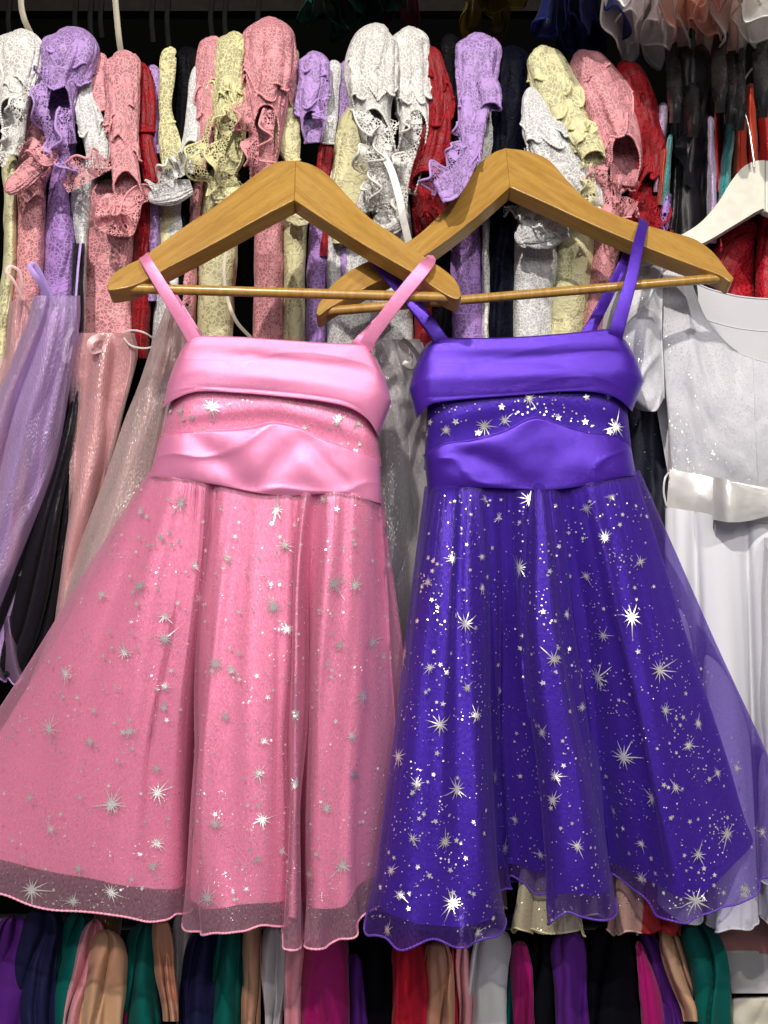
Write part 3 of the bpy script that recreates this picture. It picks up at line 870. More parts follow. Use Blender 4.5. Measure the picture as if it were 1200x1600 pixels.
# ------------------------------------------------------------------ generators for the hanging garments behind
def tube(st, yc=.11, nu=108, nv=90, ratio=.7, lift=0.0, seed=0, fold=.09, wrk=.022, flare=0.0, nfl=4, power=.85, dy=0.0, crease=.11):
    """soft sleeve along px stations (px, py, half width); the front of the mouth may be lifted"""
    s = np.array([tuple(q) + ((yc,) if len(q) == 3 else ()) for q in st], float)
    d = crom(s, 160)
    tg = np.gradient(d[:, :2], axis=0); tg /= np.maximum(np.linalg.norm(tg, axis=1, keepdims=True), 1e-6)
    for k in range(6): tg[1:-1] = (tg[:-2] + tg[1:-1] * 2 + tg[2:]) / 4
    arc = np.concatenate([[0], np.cumsum(np.linalg.norm(np.diff(d[:, :2], axis=0), axis=1))]); arc /= arc[-1]
    th = np.linspace(0, 2 * math.pi, nu, endpoint=False)[None]
    v = (np.linspace(0, 1, nv) ** 1.0)[:, None]
    fr = np.clip(np.sin(th), 0, 1) ** 1.3
    ve = v * (1 - lift * fr)
    g = lambda a: np.interp(ve, arc, a)
    px, py, hw, yy = g(d[:, 0]), g(d[:, 1]), g(np.maximum(d[:, 2], 1)), g(d[:, 3])
    tot = np.linalg.norm(np.diff(d[:, :2], axis=0), axis=1).sum()
    hw = np.maximum(hw, .75 * s[1, 2] * (ve < .1))
    tt = np.clip(ve * tot / (s[1, 2] * .95), 0, 1)
    hw = hw * np.sqrt(np.clip(1 - (1 - tt) ** 2, .0004, 1))            # rounded crown
    nx, ny = g(-tg[:, 1]), g(tg[:, 0])
    L = (st[-1][1] - st[0][1]) / 100
    cs, sn = np.cos(th), np.sin(th)
    r = 1 + fold * fbm(cs * 1.6 + seed, sn * 1.6, ve * L * .5, seed, 3) + wrk * fbm(cs * 3 + ve * 2, sn * 3, ve * L * 3.2, seed + 5, 2)
    tw = th * 1.0
    r = r - crease * ridge(cs * 1.9 + ve * L * .35 + seed * .7, sn * 1.9 - ve * L * .2, ve * L * .32, seed + 11, 4) * sstep(.03, .2, ve)
    r = r - crease * .5 * ridge(cs * 2.6 + ve * L * .9, sn * 2.6, ve * L * 1.1, seed + 21, 7) * sstep(.03, .2, ve)
    r = r * (1 + .10 * vnoise(ve * L * 1.3 + seed, np.sign(cs) * 3.0, 0, seed + 31))
    r = r + flare * sstep(.72, 1, v) * np.sin(nfl * th + seed) + flare * .8 * sstep(.72, 1, v)
    ox = np.sign(cs) * np.abs(cs) ** power * hw * r
    od = -np.sign(sn) * np.abs(sn) ** power * hw * r * ratio / 1200
    C_ = PA(px, py, yy)
    G = PA(px + ox * -nx, py + ox * -ny, yy + od)
    return G, C_

def hang(rows, yc=.16, hd=.05, nu=90, nv=60, nfl=0, amp=0.0, seed=0, fold=.003, power=.6, nz=(3, 2), cap=False, hemw=0.0, hemn=7, gv=1.0, sharp=1.0, noct=2, crease=.004):
    """hanging cloth seen from its edge: rows of (py, x_left, x_right[, y[, half depth]])"""
    q = np.array([(r[0], r[1], r[2], r[3] if len(r) > 3 else yc, r[4] if len(r) > 4 else hd) for r in rows], float)
    # resample evenly in py
    d = crom(q, 200)
    arc = np.concatenate([[0], np.cumsum(np.abs(np.diff(d[:, 0])) + .3 * np.abs(np.diff(d[:, 1])) + .3 * np.abs(np.diff(d[:, 2])))]); arc /= arc[-1]
    v = np.linspace(0, 1, nv)[:, None]
    g = lambda k: np.interp(v, arc, d[:, k])
    th = np.linspace(0, 2 * math.pi, nu, endpoint=False)[None]
    u = (1 - np.cos(th)) / 2; sn = np.sin(th)
    dep = -np.sign(sn) * np.abs(sn) ** power
    py, xl, xr, yy, h = g(0), g(1), g(2), g(3), g(4)
    h = h + 0 * v
    if cap:
        k = np.clip(1 - (1 - np.clip(v / .07, 0, 1)) ** 2.4, .02, 1) ** .6; h = h * k
        m = (xl + xr) / 2; xl = m + (xl - m) * k; xr = m + (xr - m) * k
    px = xl + (xr - xl) * u
    y = yy + h * dep
    wid = (d[:, 2] - d[:, 1]).mean() / 100
    ph = 2.2 * fbm(u * 1.7 * max(wid, .4) + seed, v * .6, dep * .5, seed + 3, 2)
    if nfl:
        wv = np.sin(2 * math.pi * nfl * u + ph + seed)
        wv = np.sign(wv) * np.abs(wv) ** sharp
        a = amp * (.12 + .88 * v ** gv)
        y = y + wv * a
        px = px + np.cos(2 * math.pi * nfl * u + ph + seed) * a * 520 * (u * (1 - u) * 4)
    L = (rows[-1][0] - rows[0][0]) / 100
    y = y + fold * fbm(u * nz[0] * max(wid, .35) + seed * 3.1, v * L * nz[1] * .35, dep, seed, noct)
    y = y + crease * ridge(u * nz[0] * max(wid, .35) * .9 + v * .5 + seed * 1.7, v * L * .35 + u, dep * .6, seed + 13, 6)
    px = px + fold * 420 * fbm(u * 2 + seed, v * L * nz[1] * .6, dep + 7, seed + 9, 2)
    pz = py + 0 * px
    if hemw:
        pz = pz + hemw * np.sin(2 * math.pi * hemn * u + ph * 2 + seed) * sstep(.8, 1, v) * (.6 + .5 * vnoise(u * 6, 0, seed))
    return PA(px, pz, y)

def shrink(G, d):
    c = G.mean(1, keepdims=True)
    v = G - c; l = np.linalg.norm(v, axis=-1, keepdims=True)
    return c + v * np.maximum(.3, 1 - d / np.maximum(l, 1e-6))

def frill(name, path, wid, mat, parent, waves=3, amp=1.0, seed=0, phi=0.3, edge=None, n=150, th0=0.0):
    c = crom(np.array(path, float), n)
    tg = np.gradient(c[:, :2], axis=0); tg /= np.maximum(np.linalg.norm(tg, axis=1, keepdims=True), 1e-6)
    s = np.linspace(0, 1, n)
    w_ = np.interp(s, np.linspace(0, 1, len(np.atleast_1d(wid))), np.atleast_1d(np.array(wid, float)))
    ph = phi + amp * np.sin(2 * math.pi * waves * s + th0 + 2.2 * vnoise(s * 3, seed)) + .35 * fbm(s * 4, 1.0, 0, seed, 1)
    rows = []
    m = 9
    for k in range(m):
        f = k / (m - 1)
        a = ph * (.35 + .65 * f)
        ox, od = np.cos(a) * w_ * f, np.sin(a) * w_ * f / 1200
        rows.append(PA(c[:, 0] - tg[:, 1] * ox, c[:, 1] + tg[:, 0] * ox, c[:, 2] + od))
    G = np.array(rows)
    o = grid_mesh(name, G, mat, parent)
    if edge is not None:
        cord('picot_edge', crom(G[-1], n * 3), .0013, edge, o, ns=5, bump=.45)
    return o

def loop(name, pts, wpx, mat, parent):
    return ribbon(name, [P(*p) for p in pts], wpx / 1200, mat, parent, thick=.0009, n=50)

LSPEC = {k: (C[k], .95, .40) for k in ('coral', 'white', 'cream', 'lav', 'red', 'black', 'navy')}
LSPEC.update(coral2=((.82, .35, .385), 1.1, .40), white2=((.80, .80, .80), 1.1, .38), cream2=((.76, .72, .42), .8, .62), lav2=((.45, .25, .66), .85, .36), red2=((.62, .008, .025), .8, .24))
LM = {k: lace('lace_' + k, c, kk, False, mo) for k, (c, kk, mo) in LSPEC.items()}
LMH = {k: lace('lace_edging_' + k, c, kk * 1.3, True, .44) for k, (c, kk, mo) in LSPEC.items()}
LN = {'coral': satin('coral_lining', (.74, .19, .21), .42, .15), 'white': satin('white_lining', (.74, .73, .71), .42, .1), 'cream': satin('cream_lining', (.74, .70, .40), .42, .12),
      'lav': satin('lavender_lining', (.40, .20, .60), .40, .2), 'red': satin('red_lining', (.38, .003, .012), .42, .1), 'black': cloth('black_lining', C['black'], .7), 'navy': cloth('navy_lining', C['navy'], .7)}
ED = {k: cloth('edge_' + k, C[k], .7) for k in ('coral', 'white', 'cream', 'lav', 'red', 'black', 'navy')}
_n = [0]
def lace_dress(label, colr, slv=None, cols=(), frills=(), rolls=(), y=.11, ycol=.19, mat=None, cmat=None, hd=.055, dense=True):
    """slv: list of dicts for tube(); cols: list of row lists for hang(); rolls: crumpled cuffs"""
    _n[0] += 1; sd = _n[0]
    base = ((cols[0]['rows'] if isinstance(cols[0], dict) else cols[0])[-1] if cols else None)
    fx = (base[1] + base[2]) / 2 if base else slv[0]['st'][-1][0]
    fy = base[0] if base else slv[0]['st'][-1][1]
    t = thing('lace_dress', label, 'dress', P(fx, fy, ycol), 'lace dresses packed along the rail')
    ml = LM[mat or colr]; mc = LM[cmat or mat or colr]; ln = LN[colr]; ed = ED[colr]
    for k, q in enumerate(slv or ()):
        q = dict(q); st = q.pop('st'); q.setdefault('yc', y)
        G, C_ = tube(st, seed=sd * 7 + k, **q)
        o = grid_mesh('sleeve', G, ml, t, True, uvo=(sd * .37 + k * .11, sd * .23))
        cord('picot_edge', crom(G[-1], 360, True), .0014, ed, o, closed=True, ns=5, bump=.5)
        if max(a_[2] for a_ in st) >= 20 and colr not in ('black', 'navy'):
            q2 = dict(q); q2['lift'] = 0
            for e_ in range(2):
                G2, C2 = tube(st, seed=sd * 7 + k, **q2)
                G2 = C2 + (G2 - C2) * (1.07 + .05 * e_)
                n0 = [12, 0][e_]; cols_ = np.arange(n0, n0 + 46 + 12 * e_) % G2.shape[1]
                sub = G2[:, cols_]; m_ = len(cols_); tq = np.linspace(0, 1, m_)
                vm = (.34 + .20 * e_) + .16 * np.sin(tq * 2.2 + sd + e_ * 2) + .035 * np.sin(tq * 22 + sd) + .04 * vnoise(tq * 4, sd)
                vm = np.clip(vm, .2, .85)
                fi = np.linspace(0.06, 1, 44)[:, None] * vm[None] * (len(sub) - 1)
                i0 = np.clip(fi.astype(int), 0, len(sub) - 2); f_ = (fi - i0)[..., None]
                J = np.arange(m_)[None]
                Gf_ = sub[i0, J] * (1 - f_) + sub[i0 + 1, J] * f_
                kk_ = sstep(.55, 1, np.linspace(0, 1, 44))[:, None] * np.sin(tq * 15 + sd * 2)[None] * .0045
                Gf_ = Gf_ + normals(Gf_, False) * kk_[..., None]
                fo = grid_mesh('scalloped_flap', Gf_, ml, o, False, uvo=(sd * .13, e_ * .3))
                cord('picot_edge', crom(Gf_[-1], 240), .0013, ed, o, ns=5, bump=.5)
    for k, rows in enumerate(cols):
        kw = {}
        if isinstance(rows, dict): kw = dict(rows); rows = kw.pop('rows')
        G = hang(rows, kw.pop('yc', ycol), kw.pop('hd', hd), seed=sd * 3 + k, fold=.0035, nz=(3, 5), nv=90, power=.5, cap=True, **kw)
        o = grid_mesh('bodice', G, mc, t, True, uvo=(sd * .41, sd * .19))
    for k, q in enumerate(frills):
        frill('ruffle', q[0], [1.35 * a_ for a_ in q[1]], LMH[mat or colr], t, seed=sd * 5 + k, edge=ed, **(q[2] if len(q) > 2 else {}))
    for k, q in enumerate(rolls):
        G, C_ = tube(q, yc=y - .01, seed=sd * 9 + k, fold=.16, wrk=.09, ratio=.6)
        o = grid_mesh('gathered_cuff', G, ml, t, True, uvo=(sd * .2 + k * .31, .1))
    return t

# ------------------------------------------------------------------ lace dresses, left to right
d1 = lace_dress('white lace dress at the left edge of the rail beside lavender one', 'white',
    [dict(st=[(33, 44, 15), (33, 58, 31), (29, 92, 35), (22, 130, 33), (18, 165, 28), (20, 205, 18), (14, 240, 12)], lift=.45, flare=.15)],
    [[(240, 2, 30), (330, 6, 27), (420, 3, 26), (500, -8, 18), (640, -30, 10)]],
    [([(46, 120, .08), (44, 150, .07), (30, 190, .07), (24, 225, .075), (6, 262, .075)], [16, 20, 14], dict(waves=2.5))], cmat='cream2')
d2 = lace_dress('coral pink lace dress with twisted sleeve next to the white one at far left', 'coral', None,
    [[(100, 48, 72), (150, 36, 74), (205, 26, 74), (255, 28, 86), (290, 20, 74), (340, 24, 72), (400, 22, 70), (480, 16, 64), (580, 8, 56)]],
    [([(24, 232, .09), (50, 214, .075), (76, 236, .07), (88, 226, .08)], [26, 20, 12], dict(waves=1.5, amp=.8))],
    [[(8, 300, 10), (30, 282, 17), (56, 258, 18), (88, 232, 8)]], y=.10)
d3 = lace_dress('lavender lace dress with gaping sleeve at far left above the lilac skirt', 'lav',
    [dict(st=[(104, 41, 22), (106, 58, 40), (102, 95, 42), (94, 135, 32), (92, 175, 26), (98, 225, 18)], lift=.5, flare=.10, ratio=1.0)],
    [[(190, 88, 120), (250, 80, 120), (300, 76, 108), (360, 70, 118), (420, 66, 121), (480, 56, 120)]],
    [([(78, 105, .085), (74, 150, .07), (82, 200, .07), (92, 235, .08), (88, 265, .09)], [18, 22, 16], dict(waves=2)),
     ([(112, 170, .09), (106, 215, .075), (112, 250, .08), (128, 262, .09)], [16, 20, 18], dict(waves=2, phi=-.3))], cmat='lav2')
lace_dress('black lace dress squeezed between lavender and coral ones at left', 'navy', None, [[(105, 112, 140), (200, 108, 138), (300, 106, 130), (420, 108, 128), (560, 104, 130)]], ycol=.21)
d5 = lace_dress('white lace dress mostly hidden behind the coral one with the flounce', 'white',
    [dict(st=[(140, 82, 8), (134, 110, 15), (132, 150, 17), (142, 190, 20), (152, 230, 20), (150, 262, 16)], fold=.15)],
    [[(240, 128, 160), (300, 110, 150), (380, 117, 140), (470, 119, 136), (540, 118, 134)]], (), mat='white2')
d6 = lace_dress('coral pink lace dress with flounced sleeve left of the wooden hanger tips', 'coral',
    [dict(st=[(158, 82, 8), (156, 100, 15), (157, 140, 18), (163, 178, 16), (170, 200, 13)], lift=.25),
     dict(st=[(186, 78, 12), (190, 95, 24), (192, 140, 25), (192, 200, 25), (194, 250, 24), (200, 300, 22), (206, 318, 20)], lift=.22, flare=.12, yc=.095)],
    [dict(rows=[(280, 130, 214), (330, 128, 212), (400, 125, 209), (470, 122, 207), (560, 118, 208)], nfl=1, amp=.012)],
    [([(180, 262, .085), (150, 278, .075), (122, 294, .075), (106, 302, .085)], [30, 36, 20], dict(waves=1.5, amp=.8)),
     ([(150, 306, .085), (148, 345, .075), (170, 366, .07), (198, 366, .07), (216, 345, .075), (222, 318, .085), (244, 312, .095)], [22, 26, 24, 20], dict(waves=3, amp=.9, phi=2.6))],
    [[(150, 330, 18), (172, 328, 24), (196, 326, 22), (212, 318, 14)]])
d7 = lace_dress('narrow red lace dress left of the lavender sliver', 'red',
    [dict(st=[(216, 97, 8), (222, 118, 16), (228, 165, 17), (228, 205, 15)], fold=.12), dict(st=[(226, 205, 12), (230, 240, 14), (238, 275, 15), (240, 303, 12)], fold=.15, lift=.2)],
    [[(290, 212, 240), (360, 210, 240), (450, 206, 236), (560, 206, 232)]])
lace_dress('thin lavender lace dress between narrow red and cream ones', 'lav', [dict(st=[(236, 101, 8), (242, 118, 12), (246, 160, 12), (242, 205, 13), (240, 238, 10)], flare=.1)], [[(230, 232, 254), (330, 228, 254), (470, 226, 248)]], y=.125)
d9 = lace_dress('cream lace dress with pointed white crown beside black one', 'cream',
    [dict(st=[(274, 76, 4), (263, 88, 14), (261, 125, 13), (258, 165, 11), (262, 192, 13)], fold=.06, power=.9), dict(st=[(258, 180, 10), (264, 215, 17), (268, 250, 17), (268, 276, 13)], lift=.15, fold=.1)],
    [[(250, 246, 284), (330, 246, 282), (440, 246, 282)]], cmat='cream2')
lace_dress('black lace dress between pointed cream and white ruffled ones', 'black', [dict(st=[(290, 72, 16), (292, 95, 22), (292, 160, 21), (288, 220, 18), (286, 262, 14)], fold=.08)], [[(240, 270, 304), (340, 272, 300), (480, 270, 300)]], y=.13)
d11 = lace_dress('white lace dress with thick ruffled cuff behind left arm of front hanger', 'white',
    [dict(st=[(310, 102, 7), (306, 128, 11), (304, 160, 12), (303, 200, 15), (296, 240, 16), (290, 268, 10)], flare=.2, lift=.3)],
    [[(280, 262, 306), (320, 252, 304), (380, 250, 298), (460, 242, 286), (520, 238, 278), (600, 232, 270)]],
    [([(302, 262, .09), (285, 276, .075), (262, 284, .075), (240, 300, .085)], [24, 26, 16], dict(waves=2.5))],
    [[(232, 312, 9), (252, 306, 17), (276, 300, 18), (300, 292, 10)]], mat='white2')
d12 = lace_dress('slim coral pink lace dress left of a cream dress with gaping sleeve', 'coral',
    [dict(st=[(338, 56, 8), (334, 70, 19), (328, 105, 20), (322, 150, 18), (320, 190, 16), (318, 230, 11), (312, 262, 8)], lift=.25)],
    [[(240, 304, 330), (300, 300, 318), (350, 294, 312), (400, 274, 310), (470, 268, 308), (540, 262, 306)]], mat='coral2')
d13 = lace_dress('cream lace dress with wide gaping sleeve left of tallest coral sleeve', 'cream',
    [dict(st=[(365, 48, 12), (365, 62, 23), (360, 100, 24), (357, 145, 26), (358, 185, 28), (360, 235, 24), (352, 268, 16)], lift=.45, flare=.12, ratio=1.0)],
    [[(260, 318, 376), (330, 314, 372), (400, 310, 370), (470, 308, 366), (560, 306, 362)]],
    [([(380, 150, .085), (376, 185, .07), (360, 215, .07), (352, 245, .07), (366, 272, .08), (382, 290, .09)], [20, 26, 24, 16], dict(waves=2.5)),
     ([(336, 180, .085), (326, 220, .075), (322, 262, .075), (344, 290, .08)], [14, 26, 20], dict(waves=1.5))],
    [[(330, 312, 16), (350, 302, 22), (375, 290, 16)]], cmat='cream2')
d14 = lace_dress('coral pink lace dress with the tallest sleeve above the front hanger', 'coral',
    [dict(st=[(420, 25, 18), (421, 44, 35), (421, 85, 40), (419, 125, 41), (416, 170, 35), (414, 220, 27), (412, 265, 20), (410, 300, 16)], lift=.5, ratio=1.0, flare=.08)],
    [[(250, 398, 448), (330, 397, 446), (400, 397, 445), (470, 396, 444), (560, 394, 446)]],
    [([(390, 140, .085), (394, 180, .065), (404, 215, .06), (404, 260, .07)], [18, 24, 18], dict(waves=2)),
     ([(436, 165, .085), (428, 205, .07), (430, 245, .075), (436, 270, .08)], [16, 20, 16], dict(waves=2.5, phi=-.4))], mat='coral2')
d15 = lace_dress('cream lace dress just right of the tallest coral sleeve', 'cream', [dict(st=[(462, 76, 5), (458, 95, 9), (452, 140, 16), (448, 185, 22), (452, 225, 20), (458, 252, 12)], fold=.08)],
    [[(300, 438, 488), (335, 442, 482), (400, 443, 478), (470, 443, 478), (560, 440, 480)]], rolls=[[(446, 342, 8), (458, 338, 16), (474, 338, 16), (484, 332, 8)]], mat='cream2', y=.125)
d16 = lace_dress('lavender lace dress with dark open cuff right of the front hanger peak', 'lav',
    [dict(st=[(488, 79, 14), (490, 94, 24), (490, 130, 24), (484, 160, 22), (488, 195, 18), (490, 222, 12)], lift=.35, flare=.1)],
    [[(300, 486, 522), (340, 484, 520), (400, 480, 514), (470, 478, 511), (560, 477, 508)]],
    [([(510, 150, .09), (512, 185, .075), (498, 212, .08)], [16, 18, 12], dict(waves=1.5))], cmat='lav2')
lace_dress('slender white lace dress between two lavender ones near the middle', 'white', [dict(st=[(518, 94, 6), (522, 108, 12), (520, 150, 11), (516, 190, 12), (514, 224, 9)], fold=.08)], [[(220, 504, 530), (330, 506, 530), (470, 508, 530)]], mat='white2', y=.13)
lace_dress('slender lavender lace dress tucked beside the big white sleeves', 'lav', [dict(st=[(546, 92, 6), (542, 110, 12), (538, 150, 12), (532, 190, 8)], fold=.08)], [[(180, 526, 548), (330, 526, 548), (470, 526, 546)]], y=.135)
lace_dress('red lace dress peeping out low beside the front hanger peak', 'red', [dict(st=[(512, 216, 8), (508, 235, 12), (506, 262, 13), (504, 290, 10)], fold=.2)], [[(280, 492, 520), (400, 494, 520)]], y=.135)
d19 = lace_dress('cream lace dress with corded scrolls below the big white sleeves', 'cream', None,
    [dict(rows=[(160, 548, 562), (185, 532, 588), (220, 522, 588), (260, 520, 584), (310, 516, 580), (380, 520, 575)], yc=.14, hd=.025)], (), mat='cream2')
d20 = lace_dress('white lace dress with two fat ruffled sleeves in the middle of the rail', 'white',
    [dict(st=[(600, 38, 12), (592, 54, 28), (582, 95, 36), (580, 140, 36), (584, 185, 30), (596, 235, 24), (606, 290, 20)], lift=.48, flare=.10, ratio=1.0, yc=.10),
     dict(st=[(638, 40, 14), (640, 56, 29), (644, 100, 30), (648, 150, 31), (650, 195, 29), (644, 245, 22), (632, 300, 16)], lift=.5, flare=.10, ratio=1.0, yc=.115)],
    [dict(rows=[(330, 520, 590), (400, 514, 585), (470, 512, 582), (560, 508, 580)], yc=.19), dict(rows=[(300, 575, 640), (380, 580, 645), (470, 580, 645), (560, 578, 648)], yc=.18)],
    [([(566, 150, .09), (580, 178, .07), (602, 196, .065), (596, 235, .06), (582, 262, .065), (592, 290, .07)], [14, 24, 26, 20], dict(waves=2.5)),
     ([(650, 150, .09), (660, 195, .075), (650, 240, .07), (640, 280, .075), (636, 330, .085)], [18, 24, 26, 18], dict(waves=3)),
     ([(624, 190, .085), (612, 235, .065), (606, 280, .065), (610, 330, .075)], [20, 24, 22], dict(waves=2, phi=-.4))],
    [[(560, 330, 10), (580, 312, 22), (606, 300, 26), (632, 296, 14)], [(580, 372, 8), (600, 350, 22), (620, 338, 20), (636, 330, 10)]], mat='white', cmat='white2')
loop('hanging_ribbon', [(598, 240, .045), (612, 268, .035), (624, 310, .03), (632, 350, .035), (642, 392, .05)], 12, satin('white_ribbon', (.75, .74, .70), .35, .05), d20)
d21 = lace_dress('bright red lace dress right of the big white sleeves', 'red',
    [dict(st=[(674, 72, 8), (678, 95, 14), (686, 140, 16), (688, 180, 18), (682, 225, 24), (672, 262, 25), (660, 300, 22)], fold=.12, wrk=.10, lift=.15)],
    [[(280, 642, 690), (340, 644, 686), (420, 648, 682), (560, 646, 676)]], [([(640, 292, .11), (656, 288, .09), (676, 280, .09), (694, 270, .11)], [30, 44, 44, 24], dict(waves=2, amp=.8)), ([(642, 326, .11), (658, 322, .09), (674, 314, .09), (690, 304, .11)], [30, 44, 44, 24], dict(waves=2, amp=.8))])
lace_dress('black lace dress between the bright red and lavender ones', 'black', [dict(st=[(702, 52, 12), (704, 80, 18), (708, 160, 17), (704, 240, 16), (698, 300, 12)], fold=.05)], [[(260, 676, 716), (370, 674, 706), (470, 672, 706), (570, 670, 706)]], y=.135)
d23 = lace_dress('lavender lace dress whose sleeve trails onto the rear wooden hanger', 'lav',
    [dict(st=[(742, 50, 16, .12), (744, 66, 30, .12), (744, 105, 31, .115), (742, 150, 27, .105), (736, 195, 22, .09), (734, 235, 17, .065), (722, 268, 16, .03), (702, 292, 20, .000), (686, 300, 16, -.005)], fold=.12, wrk=.08, flare=.15),
     dict(st=[(752, 110, 10), (762, 130, 17), (768, 150, 18), (768, 172, 16)], yc=.09, lift=.2, flare=.05)],
    [[(290, 690, 752), (360, 698, 752), (430, 700, 754), (480, 704, 756), (570, 706, 758)]],
    [([(724, 190, .08), (726, 230, .055), (708, 264, .02), (688, 282, -.01), (680, 306, -.012)], [12, 18, 24, 20], dict(waves=2.5))], cmat='lav2')
lace_dress('sliver of white lace dress right of the trailing lavender sleeve', 'white', [dict(st=[(779, 82, 4), (772, 100, 9), (768, 150, 10), (764, 200, 10), (756, 245, 10), (748, 270, 7)], fold=.1)], [[(240, 748, 768), (350, 752, 766), (470, 752, 766), (560, 752, 766)]], y=.135)
lace_dress('wide black lace dress behind the rear hanger peak', 'navy', [dict(st=[(800, 70, 22), (800, 95, 34), (798, 160, 34), (796, 220, 32), (790, 270, 26)], fold=.06)], [[(240, 764, 826), (330, 762, 812), (420, 760, 804), (570, 756, 804)]], y=.14)
d26 = lace_dress('white lace dress leaning right below the cream one behind rear hanger', 'white',
    [dict(st=[(832, 134, 6), (834, 150, 18), (846, 190, 30), (866, 235, 36), (890, 275, 36), (914, 306, 28), (926, 330, 18)], fold=.12, wrk=.10, yc=.10)],
    [dict(rows=[(310, 806, 880), (360, 803, 874), (430, 801, 872), (500, 799, 866), (570, 798, 862)])],
    [([(806, 222, .14), (828, 236, .125), (852, 264, .115), (870, 290, .11)], [14, 22, 14], dict(waves=2)),
     ([(786, 322, .12), (812, 320, .10), (838, 330, .08), (870, 340, .085), (890, 360, .095)], [12, 18, 20, 14], dict(waves=3, amp=.9))],
    [[(806, 378, 8), (826, 366, 24), (856, 356, 30), (888, 352, 16)], [(830, 330, 10), (850, 332, 18), (876, 340, 18), (890, 350, 10)]], mat='white2')
d27 = lace_dress('cream lace dress leaning right with rolled cuff behind rear hanger', 'cream',
    [dict(st=[(846, 70, 10), (850, 86, 25), (866, 130, 32), (884, 175, 31), (904, 220, 27), (922, 255, 22), (936, 285, 14)], fold=.05, wrk=.03, yc=.105, lift=.12),
     dict(st=[(894, 184, 12), (906, 204, 21), (922, 232, 22), (928, 252, 18)], yc=.085, lift=.22, fold=.05)],
    [dict(rows=[(340, 870, 936), (400, 868, 930), (460, 864, 926), (520, 858, 918), (580, 854, 914)], hd=.05)],
    [([(926, 250, .09), (932, 290, .08), (940, 316, .085), (958, 326, .09)], [14, 20, 16], dict(waves=2))], mat='cream2')
d28 = lace_dress('coral pink lace dress leaning right with round open cuff behind rear hanger', 'coral',
    [dict(st=[(904, 78, 10), (912, 94, 25), (934, 130, 33), (954, 172, 35), (972, 215, 33), (980, 255, 27), (974, 288, 17)], lift=.35, fold=.06, yc=.115, flare=.06, ratio=1.0)],
    [dict(rows=[(350, 926, 984), (400, 924, 968), (460, 914, 962), (520, 906, 954), (580, 900, 950)])],
    [([(958, 236, .10), (950, 268, .085), (952, 296, .085), (976, 318, .085), (996, 316, .09)], [18, 24, 22, 16], dict(waves=2.5)),
     ([(940, 276, .10), (958, 272, .085), (980, 274, .08), (1000, 284, .09)], [24, 34, 34, 20], dict(waves=1.5, amp=.7)),
     ([(942, 312, .10), (960, 306, .08), (982, 308, .08), (998, 316, .09)], [24, 38, 38, 20], dict(waves=2, amp=.8))],
    (), mat='coral2')
d29 = lace_dress('dark red lace dress right of the leaning coral one', 'red',
    [dict(st=[(968, 96, 8), (978, 112, 22), (998, 155, 26), (1012, 205, 24), (1018, 250, 20), (1012, 300, 22), (1006, 345, 24)], lift=.3, fold=.10, ratio=1.0, yc=.13)],
    [[(280, 984, 1036), (360, 988, 1036), (480, 985, 1030)]], [([(984, 296, .12), (1004, 300, .10), (1022, 306, .10), (1036, 300, .12)], [30, 44, 44, 24], dict(waves=2, amp=.8)), ([(984, 326, .12), (1004, 330, .10), (1022, 334, .10), (1036, 328, .12)], [30, 40, 40, 24], dict(waves=2, amp=.8))])

# thin garments crammed at the right end of the rail
def slim(name, label, rows, mat, y=.17, hd=.06, cat='dress', **kw):
    _n[0] += 1
    t = thing(name, label, cat, P((rows[-1][1] + rows[-1][2]) / 2, rows[-1][0], y), 'slim garments crammed at the right of the rail')
    G = hang(rows, y, hd, seed=_n[0] * 3, cap=True, nz=(3, 5), power=.5, nv=70, **{**dict(fold=.004), **kw})
    grid_mesh('bodice', G, mat, t, True)
    return t
sq_teal = glitter('teal_sequins', (.02, .30, .30), .35, .8, (.3, .9, .85), 420)
sq_sil = glitter('lilac_sequins', (.42, .30, .50), .35, .8, (.9, .8, 1), 420)
slim('sequin_dress', 'sliver of lilac sequined dress right of the dark red lace', [(160, 1030, 1044), (210, 1026, 1040), (260, 1022, 1034), (300, 1020, 1032)], sq_sil)
slim('satin_dress', 'orange red satin dress sliver under the lilac sequins', [(230, 1032, 1044), (270, 1030, 1042), (320, 1026, 1036)], satin('orange_red', (.55, .05, .015), .4, .2), y=.15)
slim('sequin_dress', 'narrow teal sequined strip left of the black satin dress', [(210, 1044, 1052), (260, 1039, 1049), (320, 1030, 1044)], sq_teal, y=.14)
slim('lace_dress', 'pale lavender lace dress sliver above the rear hanger strap', [(300, 1034, 1050), (340, 1030, 1046), (400, 1024, 1040)], LMH['lav2'], y=.14)
bs = slim('satin_dress', 'black satin dress with curled lapel left of the white hanger', [(60, 1040, 1110), (140, 1048, 1112), (220, 1048, 1108), (300, 1046, 1106), (400, 1036, 1106), (560, 1030, 1104)], satin('black_satin', (.006, .006, .008), .35, .1), y=.17, nfl=2, amp=.01)
frill('collar', [(1098, 196, .10), (1080, 225, .09), (1076, 256, .09), (1086, 290, .10)], [6, 22, 26, 10], satin('black_satin', (.006, .006, .008), .35, .1), bs, waves=.6, amp=.7, phi=-.5)
slim('sequin_dress', 'lavender sequined strip right of the black satin dress', [(180, 1104, 1116), (230, 1106, 1118), (290, 1106, 1120), (380, 1104, 1118)], sq_sil, y=.15)
slim('satin_dress', 'dark red satin dress sliver behind the white hanger arm', [(130, 1116, 1128), (200, 1116, 1128), (300, 1116, 1130)], satin('deep_red', (.35, .004, .01), .4, .2))
slim('sequin_dress', 'wide teal sequined dress above the white hanger arm', [(160, 1140, 1152), (200, 1134, 1150), (250, 1126, 1144), (330, 1122, 1140)], sq_teal, y=.15)
orr = satin('orange_red', (.55, .05, .015), .4, .2)
